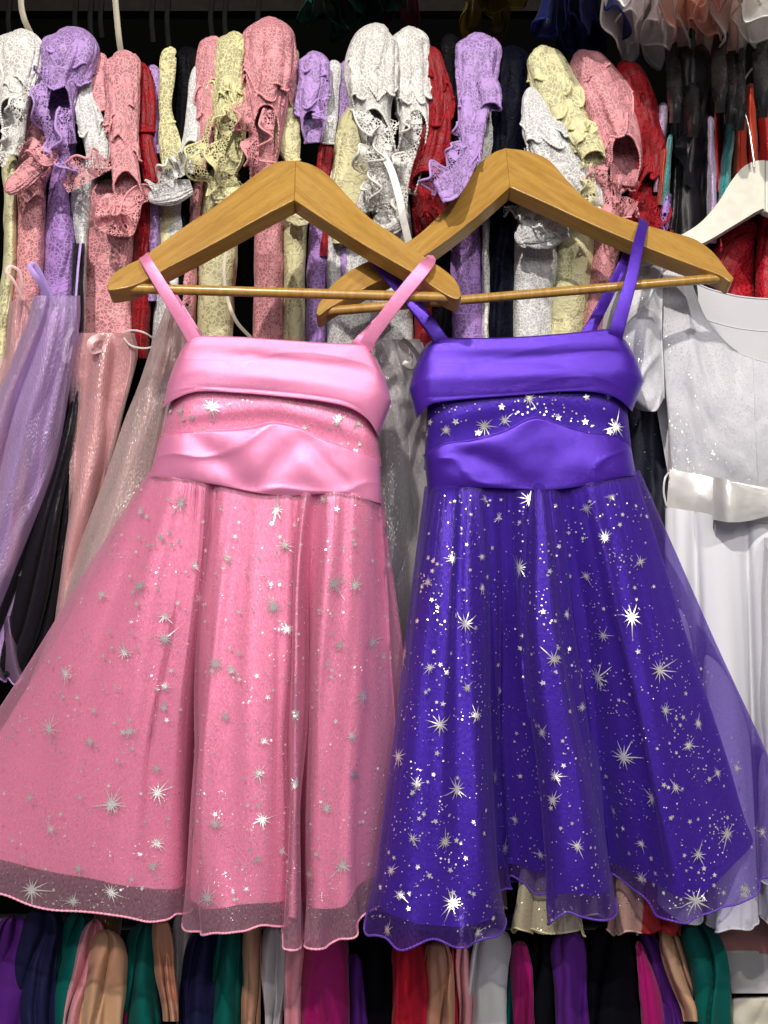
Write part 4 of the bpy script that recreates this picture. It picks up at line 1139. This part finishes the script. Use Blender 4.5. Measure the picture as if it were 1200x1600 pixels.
slim('satin_dress', 'orange red satin dress just above the white hanger', [(140, 1148, 1166), (200, 1146, 1168), (300, 1144, 1170)], orr)
slim('satin_dress', 'orange red satin dress behind the white hanger hook', [(130, 1166, 1182), (200, 1166, 1184), (300, 1168, 1188)], orr, y=.18)
slim('satin_dress', 'orange red satin dress at the right edge of the rail', [(120, 1184, 1215), (200, 1184, 1215), (300, 1186, 1216)], satin('deep_red2', (.45, .01, .012), .42, .2))
t = lace_dress('bright red lace dress seen below the white hanger arm', 'red', None, [dict(rows=[(330, 1120, 1184), (380, 1112, 1182), (440, 1108, 1180), (520, 1104, 1180)], yc=.22)], (), [[(1186, 352, 6), (1166, 362, 16), (1142, 380, 18), (1122, 400, 12)], [(1128, 470, 8), (1134, 430, 18), (1150, 390, 20), (1172, 370, 10)]], mat='red2', y=.18)
lace_dress('bright red lace dress at right edge below the white hanger notch', 'red', None, [dict(rows=[(325, 1184, 1240), (380, 1180, 1240), (440, 1180, 1240), (520, 1180, 1240)], yc=.20)], mat='red2')
# small satin loops
rb_p = satin('rose_ribbon', (.80, .50, .50), .35, .1); rb_l = satin('lavender_ribbon', (.42, .28, .66), .35, .1); rb_w = satin('white_ribbon', (.75, .74, .70), .35, .05)
loop('ribbon_loop', [(36, 468, .08), (22, 440, .07), (10, 425, .068), (16, 416, .07), (30, 424, .075), (34, 445, .08), (28, 470, .09)], 5, rb_p, d2)
loop('ribbon_loop', [(74, 462, .075), (58, 435, .06), (47, 418, .06), (54, 414, .065), (64, 430, .07), (78, 460, .08)], 9, rb_l, d3)
loop('ribbon_loop', [(126, 380, .10), (121, 430, .09), (118, 490, .09), (124, 540, .095)], 4, rb_l, d3)
loop('ribbon_loop', [(160, 545, .08), (145, 548, .065), (141, 536, .06), (152, 527, .065), (165, 530, .08)], 11, rb_p, d6)
loop('ribbon_loop', [(114, 512, .10), (104, 530, .09), (99, 552, .09), (104, 564, .09), (112, 540, .10)], 8, rb_w, d5)
loop('ribbon_loop', [(190, 522, .09), (204, 516, .08), (226, 520, .075), (246, 534, .09)], 3, rb_w, d11)
loop('ribbon_loop', [(192, 526, .09), (205, 540, .075), (228, 544, .075), (248, 538, .09)], 3, rb_w, d11)
loop('ribbon_loop', [(354, 388, .10), (350, 420, .085), (354, 460, .085), (368, 500, .09), (392, 528, .11)], 6, satin('cream_ribbon', (.72, .68, .50), .35, .05), d13)
loop('ribbon_loop', [(628, 530, .06), (640, 540, .05), (650, 556, .05), (644, 572, .055), (630, 566, .06)], 9, rb_w, d20)

# ------------------------------------------------------------------ sheer skirts of the lace dresses (parts of their dresses)
def organ(parent, rows, mat, nfl, amp, seed, y=.10, hd=.03, lining=None, **kw):
    G = hang(rows, y, hd, nu=220, nv=110, nfl=nfl, amp=amp, seed=seed, fold=.014, nz=(1.9, .8), power=.6, noct=3, **kw)
    o = grid_mesh('skirt', G, mat, parent, True)
    if lining is not None:
        grid_mesh('skirt_lining', shrink(G, .006)[:int(110 * .97)], lining, o, True)
    return o
o_rose = organza('rose_organza', (.88, .62, .63), .50, 1.2, .26); o_lil = organza('lilac_organza', (.68, .52, .82), .50, 1.2, .26)
o_nude = organza('nude_organza', (.82, .68, .67), .50, 1.3, .26); o_gry = organza('grey_organza', (.80, .78, .79), .55, 1.3, .26)
organ(d1, [(560, -40, 16), (700, -60, 14), (900, -90, 10)], satin('pale_cream', (.75, .68, .60), .4, .1), 2, .01, 2, .16)
organ(d2, [(470, 18, 60), (560, 6, 58), (700, -30, 52), (900, -90, 40)], o_rose, 1.5, .014, 3, .13, lining=satin('rose_lining', (.85, .48, .50), .36, .4))
organ(d3, [(462, 56, 122), (500, 46, 122), (560, 20, 112), (640, -20, 98), (740, -60, 78), (850, -120, 42), (980, -200, -10)], o_lil, 1.6, .022, 4, .085, .035, gv=.6)
organ(d3, [(480, 60, 118), (560, 30, 112), (700, -30, 92), (850, -70, 62), (1000, -120, 10), (1050, -140, -2)], satin('lilac_satin', (.55, .38, .68), .36, .4), 3, .012, 14, .125, .03)
bkd = thing('black_dress', 'long black sheer skirted dress between lilac and rose skirts at left', 'dress', P(60, 1060, .13))
organ(bkd, [(380, 116, 132), (560, 108, 126), (700, 80, 116), (850, 20, 104), (980, -30, 80), (1058, -60, 46)], organza('black_organza', (.012, .010, .018), .85, .5), 4, .02, 6, .135, lining=cloth('black_lining', C['black'], .7), hemw=5)
organ(d6, [(520, 118, 210), (560, 106, 216), (640, 105, 196), (740, 105, 170), (860, 98, 136), (1000, 84, 104), (1080, 70, 88)], o_rose, 1.5, .020, 7, .105, .03, gv=.5, lining=satin('rose_lining', (.85, .48, .50), .36, .4))
organ(d11, [(478, 262, 292), (540, 238, 290), (620, 212, 300), (740, 172, 300), (860, 124, 290), (980, 84, 280), (1080, 46, 270), (1130, 20, 260)], o_nude, 2.2, .018, 8, .075, .03, gv=.5)
organ(d11, [(500, 262, 292), (620, 222, 300), (860, 140, 290), (1060, 74, 270)], satin('nude_lining', (.80, .62, .61), .38, .3), 4, .016, 28, .10, .025)
organ(d20, [(530, 575, 655), (600, 580, 680), (700, 585, 690), (850, 590, 700), (1000, 590, 700), (1150, 590, 700)], o_gry, 1.7, .020, 9, .10, .03, gv=.3)
organ(d20, [(535, 570, 655), (700, 580, 695), (1150, 580, 705)], satin('grey_lining', (.80, .79, .81), .36, .3), 3, .014, 29, .13, .025)
nv_ = thing('navy_dress', 'navy dress with fine sparkles between purple and white dresses', 'dress', P(1010, 1100, .14))
grid_mesh('skirt', hang([(560, 985, 1060), (650, 980, 1062), (800, 980, 1062), (1000, 980, 1062), (1200, 980, 1062)], .16, .03, nfl=2, amp=.01, seed=5), glitter('navy_glitter', (.006, .008, .03), .6, .14, (.8, .85, 1), 300), nv_, True)

# low hems hanging below the front dresses
def hem(name, label, rows, mat, y, edge, nfl=3, amp=.015, seed=0, hemw=9, cat='skirt', lining=None):
    t = thing(name, label, cat, P((rows[-1][1] + rows[-1][2]) / 2, rows[-1][0], y), 'skirt hems below the front dresses')
    G = hang(rows, y, .025, nu=160, nv=60, nfl=nfl, amp=amp, seed=seed, fold=.004, hemw=hemw, hemn=4, gv=.4)
    grid_mesh('skirt', G, mat, t, True)
    cord('rolled_hem', crom(G[-1], 500, True), .0012, edge, t, closed=True, ns=5, bump=.25)
    return t
gl_c = glitter('cream_glitter_organza', (.70, .62, .42), .5, .30, (1, .95, .8), 500, alpha=.55)
gl_p = glitter('peach_glitter_organza', (.74, .45, .38), .5, .22, (1, .9, .85), 500, alpha=.55)
e_c = cloth('edge_cream', C['cream'], .7); e_p = cloth('peach_thread', (.75, .48, .42), .7)
hem('organza_skirt', 'cream glittery organza hem below the centre of the purple dress', [(1200, 830, 890), (1320, 815, 900), (1400, 808, 905), (1440, 802, 910), (1455, 800, 914)], gl_c, .06, e_c, 3, .02, 3, 8)
hem('organza_skirt', 'thin beige organza hem right of the cream glittery one', [(1200, 890, 940), (1350, 890, 955), (1430, 888, 962)], organza('beige_organza', (.55, .48, .38), .6, .5), .09, e_c, 2, .014, 5, 6)
hem('organza_skirt', 'peach glittery organza hem left of the red one', [(1200, 950, 1000), (1380, 952, 1010), (1440, 950, 1014), (1456, 948, 1016)], gl_p, .07, e_p, 2, .016, 6, 7)
hem('organza_skirt', 'red organza hem peeping out below the purple dress', [(1200, 1005, 1060), (1380, 1002, 1064), (1440, 1000, 1066), (1456, 1000, 1064)], organza('red_organza', (.62, .03, .03), .8, .3), .065, cloth('edge_red', C['red'], .7), 2, .016, 8, 6)
hem('organza_skirt', 'pale rose organza hem in the gap left of the cream glittery one', [(1200, 740, 785), (1330, 752, 790), (1400, 752, 792), (1418, 750, 792)], organza('dusty_rose_organza', (.45, .30, .30), .6, .3), .08, e_p, 2, .014, 9, 6)
hem('organza_skirt', 'dark lilac organza hem low at the left edge', [(960, -60, 20), (1040, -60, 34), (1064, -60, 38)], organza('dusk_organza', (.32, .20, .34), .6, .3), .12, cloth('edge_lav', C['lav'], .7), 2, .014, 19, 6)

# ------------------------------------------------------------------ white communion style dress and its hanger
WP = plain('white_plastic', (.66, .64, .55), .32)
hg = thing('white_hanger', 'white plastic hanger at the right edge holding the white dress', 'hanger', P(1195, 250, .075))
ym, pm = .075, 350
def mir(l, c=1195): return [(2 * c - x, y) for x, y in l]
top = [(1178, 252), (1160, 262), (1142, 284), (1122, 316), (1095, 347), (1062, 368), (1020, 386), (985, 402)]
low = [(980, 412), (1000, 414), (1040, 404), (1080, 388), (1110, 374), (1150, 350)]
prism('arm', curve2([(1195, 250)] + top) + curve2(low + [(1189, 327), (1195, 330)]), ym, pm, math.radians(14), .013, WP, hg, .6, .003)
prism('arm', curve2([(1196, 250)] + mir(top, 1195.5)) + curve2(mir(low, 1195.5) + [(1196, 330)]), ym, pm, math.radians(14), .013, WP, hg, -.6, .003)
cord('hook', crom(np.array([P(1178, 262, .085), P(1177, 246, .085), P(1171, 205, .09), P(1161, 165, .095), P(1160, 146, .10), P(1166, 120, .11), P(1185, 100, .13), P(1200, 105, .15)]), 60), .0017, plain('hook_bright', (.75, .72, .68), .22, 1.0), hg)

wd = thing('white_dress', 'white dress with glittery bodice and satin bow belt at right edge', 'dress', P(1205, 1440, .09))
GW = glitter('white_glitter', (.60, .60, .65), .55, .42, (.95, .95, 1), 900)
WC = cloth('white_crepe', (.68, .68, .73), .6, .35, .2, .15, .1)
WS = satin('white_belt_satin', (.72, .71, .69), .28, .2, .15, .05)
CX = 1207
tp = [(985, 396), (1020, 384), (1060, 374), (1076, 432), (1102, 500), (1140, 540), (1168, 556), (CX, 566)]
bt = [(1043, 738), (1055, 742), (1075, 745), (1098, 748), (1122, 752), (1150, 758), (1178, 763), (CX, 768)]
full = lambda l: l + [(2 * CX - x, y) for x, y in l[-2::-1]]
Tq, Bq = np.array(full(tp), float), np.array(full(bt), float)
rows = []
for k in range(6):
    f = k / 5
    r = Tq * (1 - f) + Bq * f
    mid = [( .0 if i in (0,) else 1) for i in range(len(r))]
    uu = np.linspace(-1, 1, len(r))
    yy = .075 + .03 * np.abs(uu) ** 3 - .022 * math.sin(f * math.pi * .9)
    rr = r.copy()
    e = math.sin(f * math.pi)
    rr[0, 0] += 22 * e; rr[-1, 0] -= 22 * e
    rows.append(np.column_stack([rr, yy]))
Gf = sheet(rows, 140, 80)
uu, vv = np.meshgrid(np.linspace(0, 1, 140), np.linspace(0, 1, 80))
Gf[..., 1] += .004 * fbm(uu * 7, vv * 3, 0, 77, 3)
fb = grid_mesh('bodice_front', Gf, GW, wd)
btp = [(985, 398), (1020, 386), (1058, 380), (1074, 430), (1100, 448), (1140, 460), (1170, 465), (CX, 467)]
Bk = np.array(full(btp), float)
rows = [np.column_stack([Bk * (1 - f) + Bq * f, .112 + .016 * math.sin(f * 3.1) - .01 * np.abs(np.linspace(-1, 1, len(Bk))) ** 3]) for f in (0, .2, .4, .6, .8, 1)]
Gk = sheet(rows, 120, 60)
bk = grid_mesh('bodice_back', Gk, WC, wd)
cord('neck_edge', Gk[0], .0012, WC, bk, ns=6)
cord('neck_edge', Gf[0], .0012, WC, fb, ns=6)
cord('facing_seam', Gk[10] + np.array([0, -.0004, 0]), .0005, WC, bk, ns=6)
# princess seam near the middle
j = int(140 * .47)
cord('front_seam', Gf[:, 62] + np.array([0, -.0006, 0]), .0007, GW, fb, ns=5)
# cap sleeve, puffed
rows = [[(1034, 400, .085), (1015, 392, .090), (985, 400, .105), (965, 420, .125), (985, 415, .14)],
        [(1034, 460, .066), (1012, 455, .050), (975, 460, .066), (945, 480, .105), (965, 470, .14)],
        [(1033, 520, .060), (1010, 520, .036), (972, 530, .050), (940, 545, .10), (965, 540, .14)],
        [(1036, 580, .060), (1014, 590, .044), (985, 600, .048), (955, 605, .10), (975, 600, .14)],
        [(1037, 622, .066), (1024, 641, .052), (1004, 640, .056), (985, 632, .10), (990, 625, .13)],
        [(1036, 606, .078), (1022, 628, .082), (1006, 628, .084), (990, 622, .11), (992, 618, .13)]]
Gp = sheet(rows, 70, 70)
uu, vv = np.meshgrid(np.linspace(0, 1, 70), np.linspace(0, 1, 70))
Gp[..., 1] += (.009 * fbm(uu * 2.2 + vv * 2, vv * 4 - uu, 0, 31, 3) - .012 * ridge(uu * 1.6 + vv * .6, vv * 3.5 - uu * 1.5, 0, 35, 4)) * np.sin(uu * math.pi) ** .5
sl = grid_mesh('cap_sleeve', Gp, GW, wd)
cord('armhole_seam', Gp[:, 0] + np.array([0, -.001, 0]), .0011, GW, sl, ns=6)
G2 = sheet([[(1040, 640, .085), (1036, 655, .085), (1030, 640, .11)], [(1034, 690, .085), (1040, 700, .09), (1040, 690, .11)], [(1044, 735, .09), (1046, 740, .09), (1050, 735, .11)]], 20, 30)
# belt and bow
def strip(top, bot, y, n=80, nv=20, wr=.0015, seed=0, bul=.004):
    T_, B_ = np.array(top, float), np.array(bot, float)
    rows = [np.column_stack([T_[:, :2] * (1 - f) + B_[:, :2] * f, T_[:, 2] - bul * math.sin(f * math.pi)]) for f in np.linspace(0, 1, 5)]
    G = sheet(rows, n, nv)
    uu, vv = np.meshgrid(np.linspace(0, 1, n), np.linspace(0, 1, nv))
    G[..., 1] += wr * fbm(uu * 5, vv * 1.5, 0, seed, 3)
    return G
bl = full([(1046, 733), (1090, 741), (1130, 750), (1170, 757), (CX, 762)]); bb = full([(1042, 795), (1085, 801), (1125, 808), (1170, 814), (CX, 818)])
yb = lambda n: .050 + .035 * np.abs(np.linspace(-1, 1, n)) ** 3
belt = grid_mesh('belt', strip(np.column_stack([bl, yb(len(bl))]), bb, 0, seed=3), WS, wd)
G = strip([(1116, 745, .024), (1138, 750, .002), (1168, 766, .012), (CX, 776, .03), (1240, 772, .02), (1300, 745, .026)],
          [(1114, 812, .026), (1140, 816, .014), (1170, 814, .020), (CX, 806, .03), (1240, 812, .02), (1300, 806, .026)], 0, 90, 40, .0016, 9, .004)
bow = grid_mesh('bow', G, WS, belt)
G = strip([(1116, 745, .026), (1120, 747, .046), (1180, 762, .046), (CX, 768, .046)], [(1114, 812, .026), (1118, 812, .046), (1180, 812, .046), (CX, 812, .046)], 0, 40, 20, .001, 9, 0)
grid_mesh('bow_back', G, WS, belt)
loop('belt_loop', [(1045, 738, .075), (1039, 748, .07), (1037, 768, .07), (1041, 788, .072), (1045, 794, .075)], 3, WS, wd)
wc = [(1042, 800, .0, 1030, 1400, .02), (1052, 801, -.02, 1060, 1440, -.01), (1070, 804, -.028, 1085, 1448, -.005), (1085, 806, -.024, 1104, 1430, .045), (1098, 808, -.03, 1118, 1452, .0), (1125, 812, -.034, 1160, 1456, -.02), (1150, 816, -.035, 1182, 1440, .01),
      (1166, 818, -.030, 1186, 1425, .055), (1180, 820, -.035, 1205, 1452, .0), (1215, 822, -.035, 1260, 1456, -.02), (1300, 812, -.03, 1340, 1440, .0), (1370, 800, .0, 1420, 1420, .03), (1300, 805, .05, 1320, 1400, .12), (1200, 805, .06, 1200, 1400, .13), (1100, 802, .04, 1100, 1400, .11)]
Gs = skirt(wc, .085, 0, 300, 90, 1.0, .8, 51, .0012, gather=0)
Gs = ripple(Gs, .008, 12, .2, 3)
sk = grid_mesh('skirt', Gs, WC, wd, True)
cord('rolled_hem', crom(Gs[-1], 900, True), .0013, cloth('white_thread', (.76, .76, .76), .7), sk, closed=True, ns=5, bump=.25)
hem('organza_skirt', 'white organza frill at the right edge beside the white skirt', [(840, 1195, 1260), (1000, 1188, 1260), (1200, 1190, 1260), (1380, 1186, 1260)], organza('white_organza', (.78, .78, .80), .7, .5), .045, cloth('white_thread', (.76, .76, .76), .7), 2, .016, 3, 8)

# ------------------------------------------------------------------ upper row hems
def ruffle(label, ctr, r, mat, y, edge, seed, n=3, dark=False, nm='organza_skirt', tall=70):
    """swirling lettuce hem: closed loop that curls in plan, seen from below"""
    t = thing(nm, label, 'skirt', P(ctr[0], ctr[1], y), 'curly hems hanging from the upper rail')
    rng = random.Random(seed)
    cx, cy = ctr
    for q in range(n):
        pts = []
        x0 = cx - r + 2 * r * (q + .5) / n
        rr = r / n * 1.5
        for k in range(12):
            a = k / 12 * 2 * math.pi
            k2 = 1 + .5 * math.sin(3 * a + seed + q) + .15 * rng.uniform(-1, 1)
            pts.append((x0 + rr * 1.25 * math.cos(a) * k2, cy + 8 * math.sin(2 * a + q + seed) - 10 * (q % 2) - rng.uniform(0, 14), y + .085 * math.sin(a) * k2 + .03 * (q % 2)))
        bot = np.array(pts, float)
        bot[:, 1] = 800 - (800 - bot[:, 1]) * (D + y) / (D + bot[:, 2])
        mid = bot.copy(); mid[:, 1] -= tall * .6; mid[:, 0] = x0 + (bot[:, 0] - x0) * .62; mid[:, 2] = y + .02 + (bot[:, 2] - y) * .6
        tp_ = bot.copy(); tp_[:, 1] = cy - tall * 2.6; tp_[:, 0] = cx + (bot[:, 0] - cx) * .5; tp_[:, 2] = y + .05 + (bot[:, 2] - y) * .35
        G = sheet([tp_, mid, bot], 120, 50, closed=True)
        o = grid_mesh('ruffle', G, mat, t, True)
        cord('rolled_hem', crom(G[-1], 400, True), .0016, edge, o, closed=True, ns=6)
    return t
ruffle('white organza hem curling at the top right', (1010, 44), 48, organza('white_tulle', (.92, .88, .88), .82, .3, .4, .6), .06, cloth('white_thread', (.76, .76, .76), .7), 4, 3)
ruffle('peach organza hem curling at the top right', (1098, 34), 48, organza('peach_tulle', (.95, .66, .57), .85, .3, .4, .6), .04, cloth('peach_thread2', (.82, .5, .42), .7), 9, 3)
ruffle('ivory organza hem in the top right corner', (1178, 52), 46, organza('ivory_tulle', (.90, .87, .84), .82, .3, .4, .6), .06, cloth('ivory_thread', (.7, .68, .64), .7), 2, 2)
ruffle('royal blue organza hem in the dark at the top', (905, 42), 50, organza('blue_tulle', (.008, .014, .14), .8, .2), .09, cloth('blue_thread', (.01, .02, .18), .7), 6, 3)  # this and the following hems carry the shade up there in their colours
ruffle('green organza hem coloured as in shade at the top centre', (545, 8), 60, organza('green_tulle', (.004, .05, .035), .8, .2), .16, cloth('green_thread', (.004, .05, .035), .7), 7, 3)
ruffle('yellow organza hem coloured as in shade at the top right of centre', (765, 10), 36, organza('shaded_yellow_tulle', (.16, .11, .005), .8, .2), .20, cloth('shaded_yellow_thread', (.16, .11, .005), .7), 8, 2)
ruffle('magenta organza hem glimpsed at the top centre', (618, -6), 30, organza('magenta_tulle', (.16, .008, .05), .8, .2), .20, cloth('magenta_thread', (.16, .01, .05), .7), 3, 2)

# black hangers in the dark above the rail
BP = plain('black_plastic', (.010, .010, .011), .28)
def black_hanger(label, px, py, y, k=1.0, lean=0.0):
    t = thing('black_hanger', label, 'hanger', P(px, py, y), 'black hangers on the rail')
    pts = [P(px + lean, py - 70 * k, y + .02), P(px, py - 30 * k, y - .01), P(px + 2, py, y - .05), P(px + 3, py + 45 * k, y - .09), P(px + 2, py + 80 * k, y - .085)]
    ribbon('arm', pts, .020, BP, t, thick=.010, n=30, side=(0, .75, .65))
    cord('hook', crom(np.array([P(px + lean, py - 70 * k, y + .02), P(px + lean, py - 110 * k, y + .06), P(px + lean, py - 150 * k, y + .08)]), 20), .0017, plain('hook_dark', (.05, .05, .05), .35, .8), t)
    return t
for k, (x, y_, yy, lean) in enumerate([(1052, 128, .12, -4), (1080, 150, .14, 3), (1122, 112, .10, 5), (1138, 130, .13, 4), (1152, 140, .12, 2), (1188, 120, .10, 6)]):
    black_hanger(['black hanger end above the dark red lace dress', 'black hanger end above the black satin dress', 'large black hanger end under the peach hem', 'black hanger end above the lavender sequins', 'black hanger end above the teal sequined dress', 'black hanger end left of the right edge above orange red satin'][k], x, y_, yy, .8, lean)
for k, x in enumerate([14, 118, 142, 158, 238, 262, 330, 352, 404]):
    t = thing('black_hanger', 'black hanger stem in the dark above the lace sleeves, %s from the left' % ['first', 'second', 'third', 'fourth', 'fifth', 'sixth', 'seventh', 'eighth', 'ninth'][k], 'hanger', P(x, 40, .27), 'black hangers on the rail')
    ribbon('stem', [P(x, -40, .30), P(x + 1, 0, .29), P(x - 1, 30, .28), P(x + 2, 60 + 7 * (k % 3), .27)], .008, plain('black_matte', (.003, .003, .003), .7, 0, .1), t, thick=.004, n=12)
pr_ = plain('pale_ribbon', (.30, .27, .20), .5)
for lab, pts in (('pale hanging strap above the white lace dress at far left', [(36, -40, .2), (33, 0, .2), (38, 30, .2), (52, 60, .21)]),
                 ('pale hanging strap above the flounced coral lace dress', [(178, -30, .2), (182, 20, .2), (186, 60, .2), (192, 100, .21)])):
    t = thing('hanging_strap', lab, 'strap', P(*pts[-1]))
    ribbon('band', [P(*p) for p in pts], .009, pr_, t, thick=.002, n=30)

# ------------------------------------------------------------------ lower row of satin garments
def low(label, rows, mat, y=.12, seed=0, nm='satin_dress', nfl=1.3, amp=.008, hd=.03, cat='dress'):
    t = thing(nm, label, cat, P((rows[-1][1] + rows[-1][2]) / 2, rows[-1][0], y), 'satin garments on the lower rail')
    G = hang(rows, y, hd, nu=130, nv=90, nfl=nfl, amp=amp, seed=seed, fold=.009, nz=(2.4, 2.0), power=.75, cap=True, crease=.020)
    grid_mesh('shoulder', G, mat, t, True)
    return t
st_ = lambda n, c, r=.42, m=.12: satin(n, c, r, m)
M_ = dict(violet=cloth('violet_crepe', C['violet'], .5, .4), navy=cloth('navy_crepe', (.010, .012, .05), .5, .4), teal=cloth('teal_crepe', C['teal'], .55, .35), rose=st_('rose_satin', C['rose'], .34, .25),
          tan=cloth('tan_crepe', C['tan'], .55, .35), copper=st_('copper_satin', C['copper'], .36, .25), silver=cloth('silver_crepe', C['silver'], .55, .3), magenta=st_('magenta_satin', C['magenta'], .42, .2),
          black=cloth('black_crepe', C['black'], .7, .12), red=cloth('red_crepe', (.40, .004, .02), .5, .35), gold=glitter('gold_sequins', (.10, .06, .02), .4, .8, (.8, .6, .35), 520))
LOW = [
 ('deep violet garment in the bottom left corner', 'violet', [(1430, 10, 40), (1460, -10, 52), (1530, -20, 52), (1640, -30, 52)], .13),
 ('navy garment second from the bottom left corner', 'navy', [(1418, 44, 84), (1450, 34, 98), (1530, 26, 90), (1640, 40, 100)], .11),
 ('teal garment left of the pale pink satin one at bottom left', 'teal', [(1425, 108, 132), (1450, 96, 142), (1510, 82, 140), (1560, 70, 125), (1640, 66, 120)], .13),
 ('gold sequined garment above the tan one at bottom left', 'gold', [(1405, 156, 184), (1430, 150, 190), (1480, 150, 190), (1640, 150, 190)], .16),
 ('pale pink satin garment left of the wide tan one', 'rose', [(1436, 140, 156), (1465, 122, 160), (1520, 110, 148), (1580, 96, 128), (1640, 92, 120)], .105),
 ('wide tan garment at bottom left', 'tan', [(1452, 150, 178), (1480, 140, 196), (1530, 128, 198), (1590, 124, 190), (1650, 124, 188)], .09),
 ('sliver of magenta satin right of the wide tan garment', 'magenta', [(1500, 188, 200), (1560, 190, 204), (1650, 190, 206)], .14),
 ('teal garment between wide tan and copper satin ones', 'teal', [(1440, 214, 236), (1470, 199, 246), (1540, 197, 250), (1650, 200, 254)], .11),
 ('copper satin garment leaning over teal at bottom left', 'copper', [(1436, 240, 262), (1470, 236, 270), (1520, 240, 274), (1570, 250, 280), (1596, 254, 280)], .085),
 ('silver grey garment right of the copper satin one', 'silver', [(1425, 276, 300), (1460, 270, 310), (1540, 274, 308), (1650, 276, 306)], .14),
 ('navy garment left of the middle teal one', 'navy', [(1440, 312, 340), (1475, 292, 350), (1540, 284, 340), (1650, 280, 338)], .115),
 ('teal garment between navy and thin tan ones', 'teal', [(1432, 352, 376), (1465, 342, 384), (1540, 334, 386), (1650, 328, 388)], .105),
 ('thin tan garment left of the silver one near the middle', 'tan', [(1430, 384, 404), (1465, 377, 410), (1540, 379, 410), (1600, 380, 406), (1650, 380, 410)], .10),
 ('silver garment left of the salmon pink strip', 'silver', [(1445, 416, 436), (1475, 409, 446), (1540, 411, 446), (1600, 412, 440), (1650, 412, 440)], .10),
 ('salmon pink satin strip left of the wide magenta garment', 'rose', [(1440, 454, 470), (1480, 446, 476), (1540, 444, 470), (1650, 440, 470)], .10),
 ('wide magenta satin garment near the middle of the bottom row', 'magenta', [(1445, 488, 524), (1475, 476, 545), (1540, 471, 548), (1650, 470, 552)], .09),
 ('dark violet garment right of the wide magenta one', 'violet', [(1490, 545, 562), (1530, 540, 572), (1650, 540, 580)], .13),
 ('black garment below the gap between the front dresses', 'black', [(1420, 560, 610), (1470, 548, 622), (1540, 552, 622), (1650, 555, 625)], .14),
 ('red garment left of the tan folded one', 'red', [(1452, 628, 656), (1485, 613, 668), (1540, 612, 672), (1650, 614, 676)], .11),
 ('tan garment with long fold below the purple hem', 'copper', [(1470, 668, 700), (1500, 660, 708), (1550, 662, 708), (1650, 664, 712)], .095),
 ('thin red garment between tan and pink ones', 'red', [(1480, 702, 716), (1530, 702, 722), (1650, 704, 724)], .13),
 ('thin pink garment left of the broad silver white one', 'rose', [(1470, 712, 732), (1510, 708, 740), (1570, 716, 748), (1650, 718, 750)], .11),
 ('broad silver white garment below the purple hem', 'silver', [(1450, 752, 788), (1480, 738, 798), (1540, 730, 794), (1650, 732, 794)], .09),
 ('sliver of teal right of the broad silver white garment', 'teal', [(1480, 792, 804), (1540, 790, 806), (1650, 790, 806)], .14),
 ('narrow magenta satin garment left of two black ones', 'magenta', [(1470, 804, 822), (1510, 800, 832), (1570, 803, 836), (1650, 806, 838)], .115),
 ('narrow black garment left of the violet one', 'black', [(1440, 830, 860), (1500, 826, 872), (1650, 830, 874)], .14),
 ('violet garment between two black ones', 'violet', [(1450, 872, 904), (1485, 860, 918), (1550, 866, 920), (1650, 872, 922)], .105),
 ('wide black garment right of the violet one', 'black', [(1445, 930, 978), (1485, 920, 992), (1550, 914, 996), (1650, 916, 1004)], .10),
 ('curved magenta satin garment right of the wide black one', 'magenta', [(1470, 990, 1004), (1520, 996, 1024), (1580, 1000, 1040), (1650, 1004, 1052)], .11),
 ('curved violet garment left of the leaning tan one', 'violet', [(1440, 990, 1016), (1480, 1004, 1036), (1530, 1020, 1056), (1590, 1034, 1066), (1650, 1040, 1070)], .125),
 ('leaning tan garment left of the large teal one', 'tan', [(1440, 1026, 1050), (1480, 1030, 1064), (1530, 1046, 1078), (1575, 1066, 1094), (1596, 1072, 1096)], .095),
 ('large teal garment at bottom right', 'teal', [(1440, 1066, 1100), (1472, 1062, 1126), (1530, 1076, 1140), (1650, 1092, 1142)], .09),
]
for k, (lab, m, rows, y) in enumerate(LOW):
    low(lab, rows, M_[m], y, k * 5 + 3)
# folded pale fabrics at the bottom right
def fold_pile(label, rows, mat, seed):
    t = thing('folded_fabric', label, 'fabric', P(1180, rows[-1][0], .14), 'folded fabric at the bottom right')
    G = hang(rows, .16, .05, nu=120, nv=40, seed=seed, fold=.006, nz=(2, 6), power=.55, cap=True)
    grid_mesh('fold', G, mat, t, True)
fold_pile('dusty pink folded fabric below the white dress hem', [(1425, 1075, 1260), (1445, 1068, 1260), (1470, 1072, 1260), (1490, 1090, 1260)], cloth('dusty_pink', (.42, .18, .18), .6), 3)
fold_pile('grey white folded fabric at bottom right', [(1482, 1110, 1260), (1500, 1118, 1260), (1530, 1126, 1260), (1552, 1132, 1260)], satin('grey_white', (.50, .48, .48), .45, .08), 5)
fold_pile('cream folded fabric in the bottom right corner', [(1556, 1142, 1260), (1580, 1134, 1260), (1640, 1132, 1260)], cloth('pale_cream_cloth', (.62, .58, .48), .6), 7)
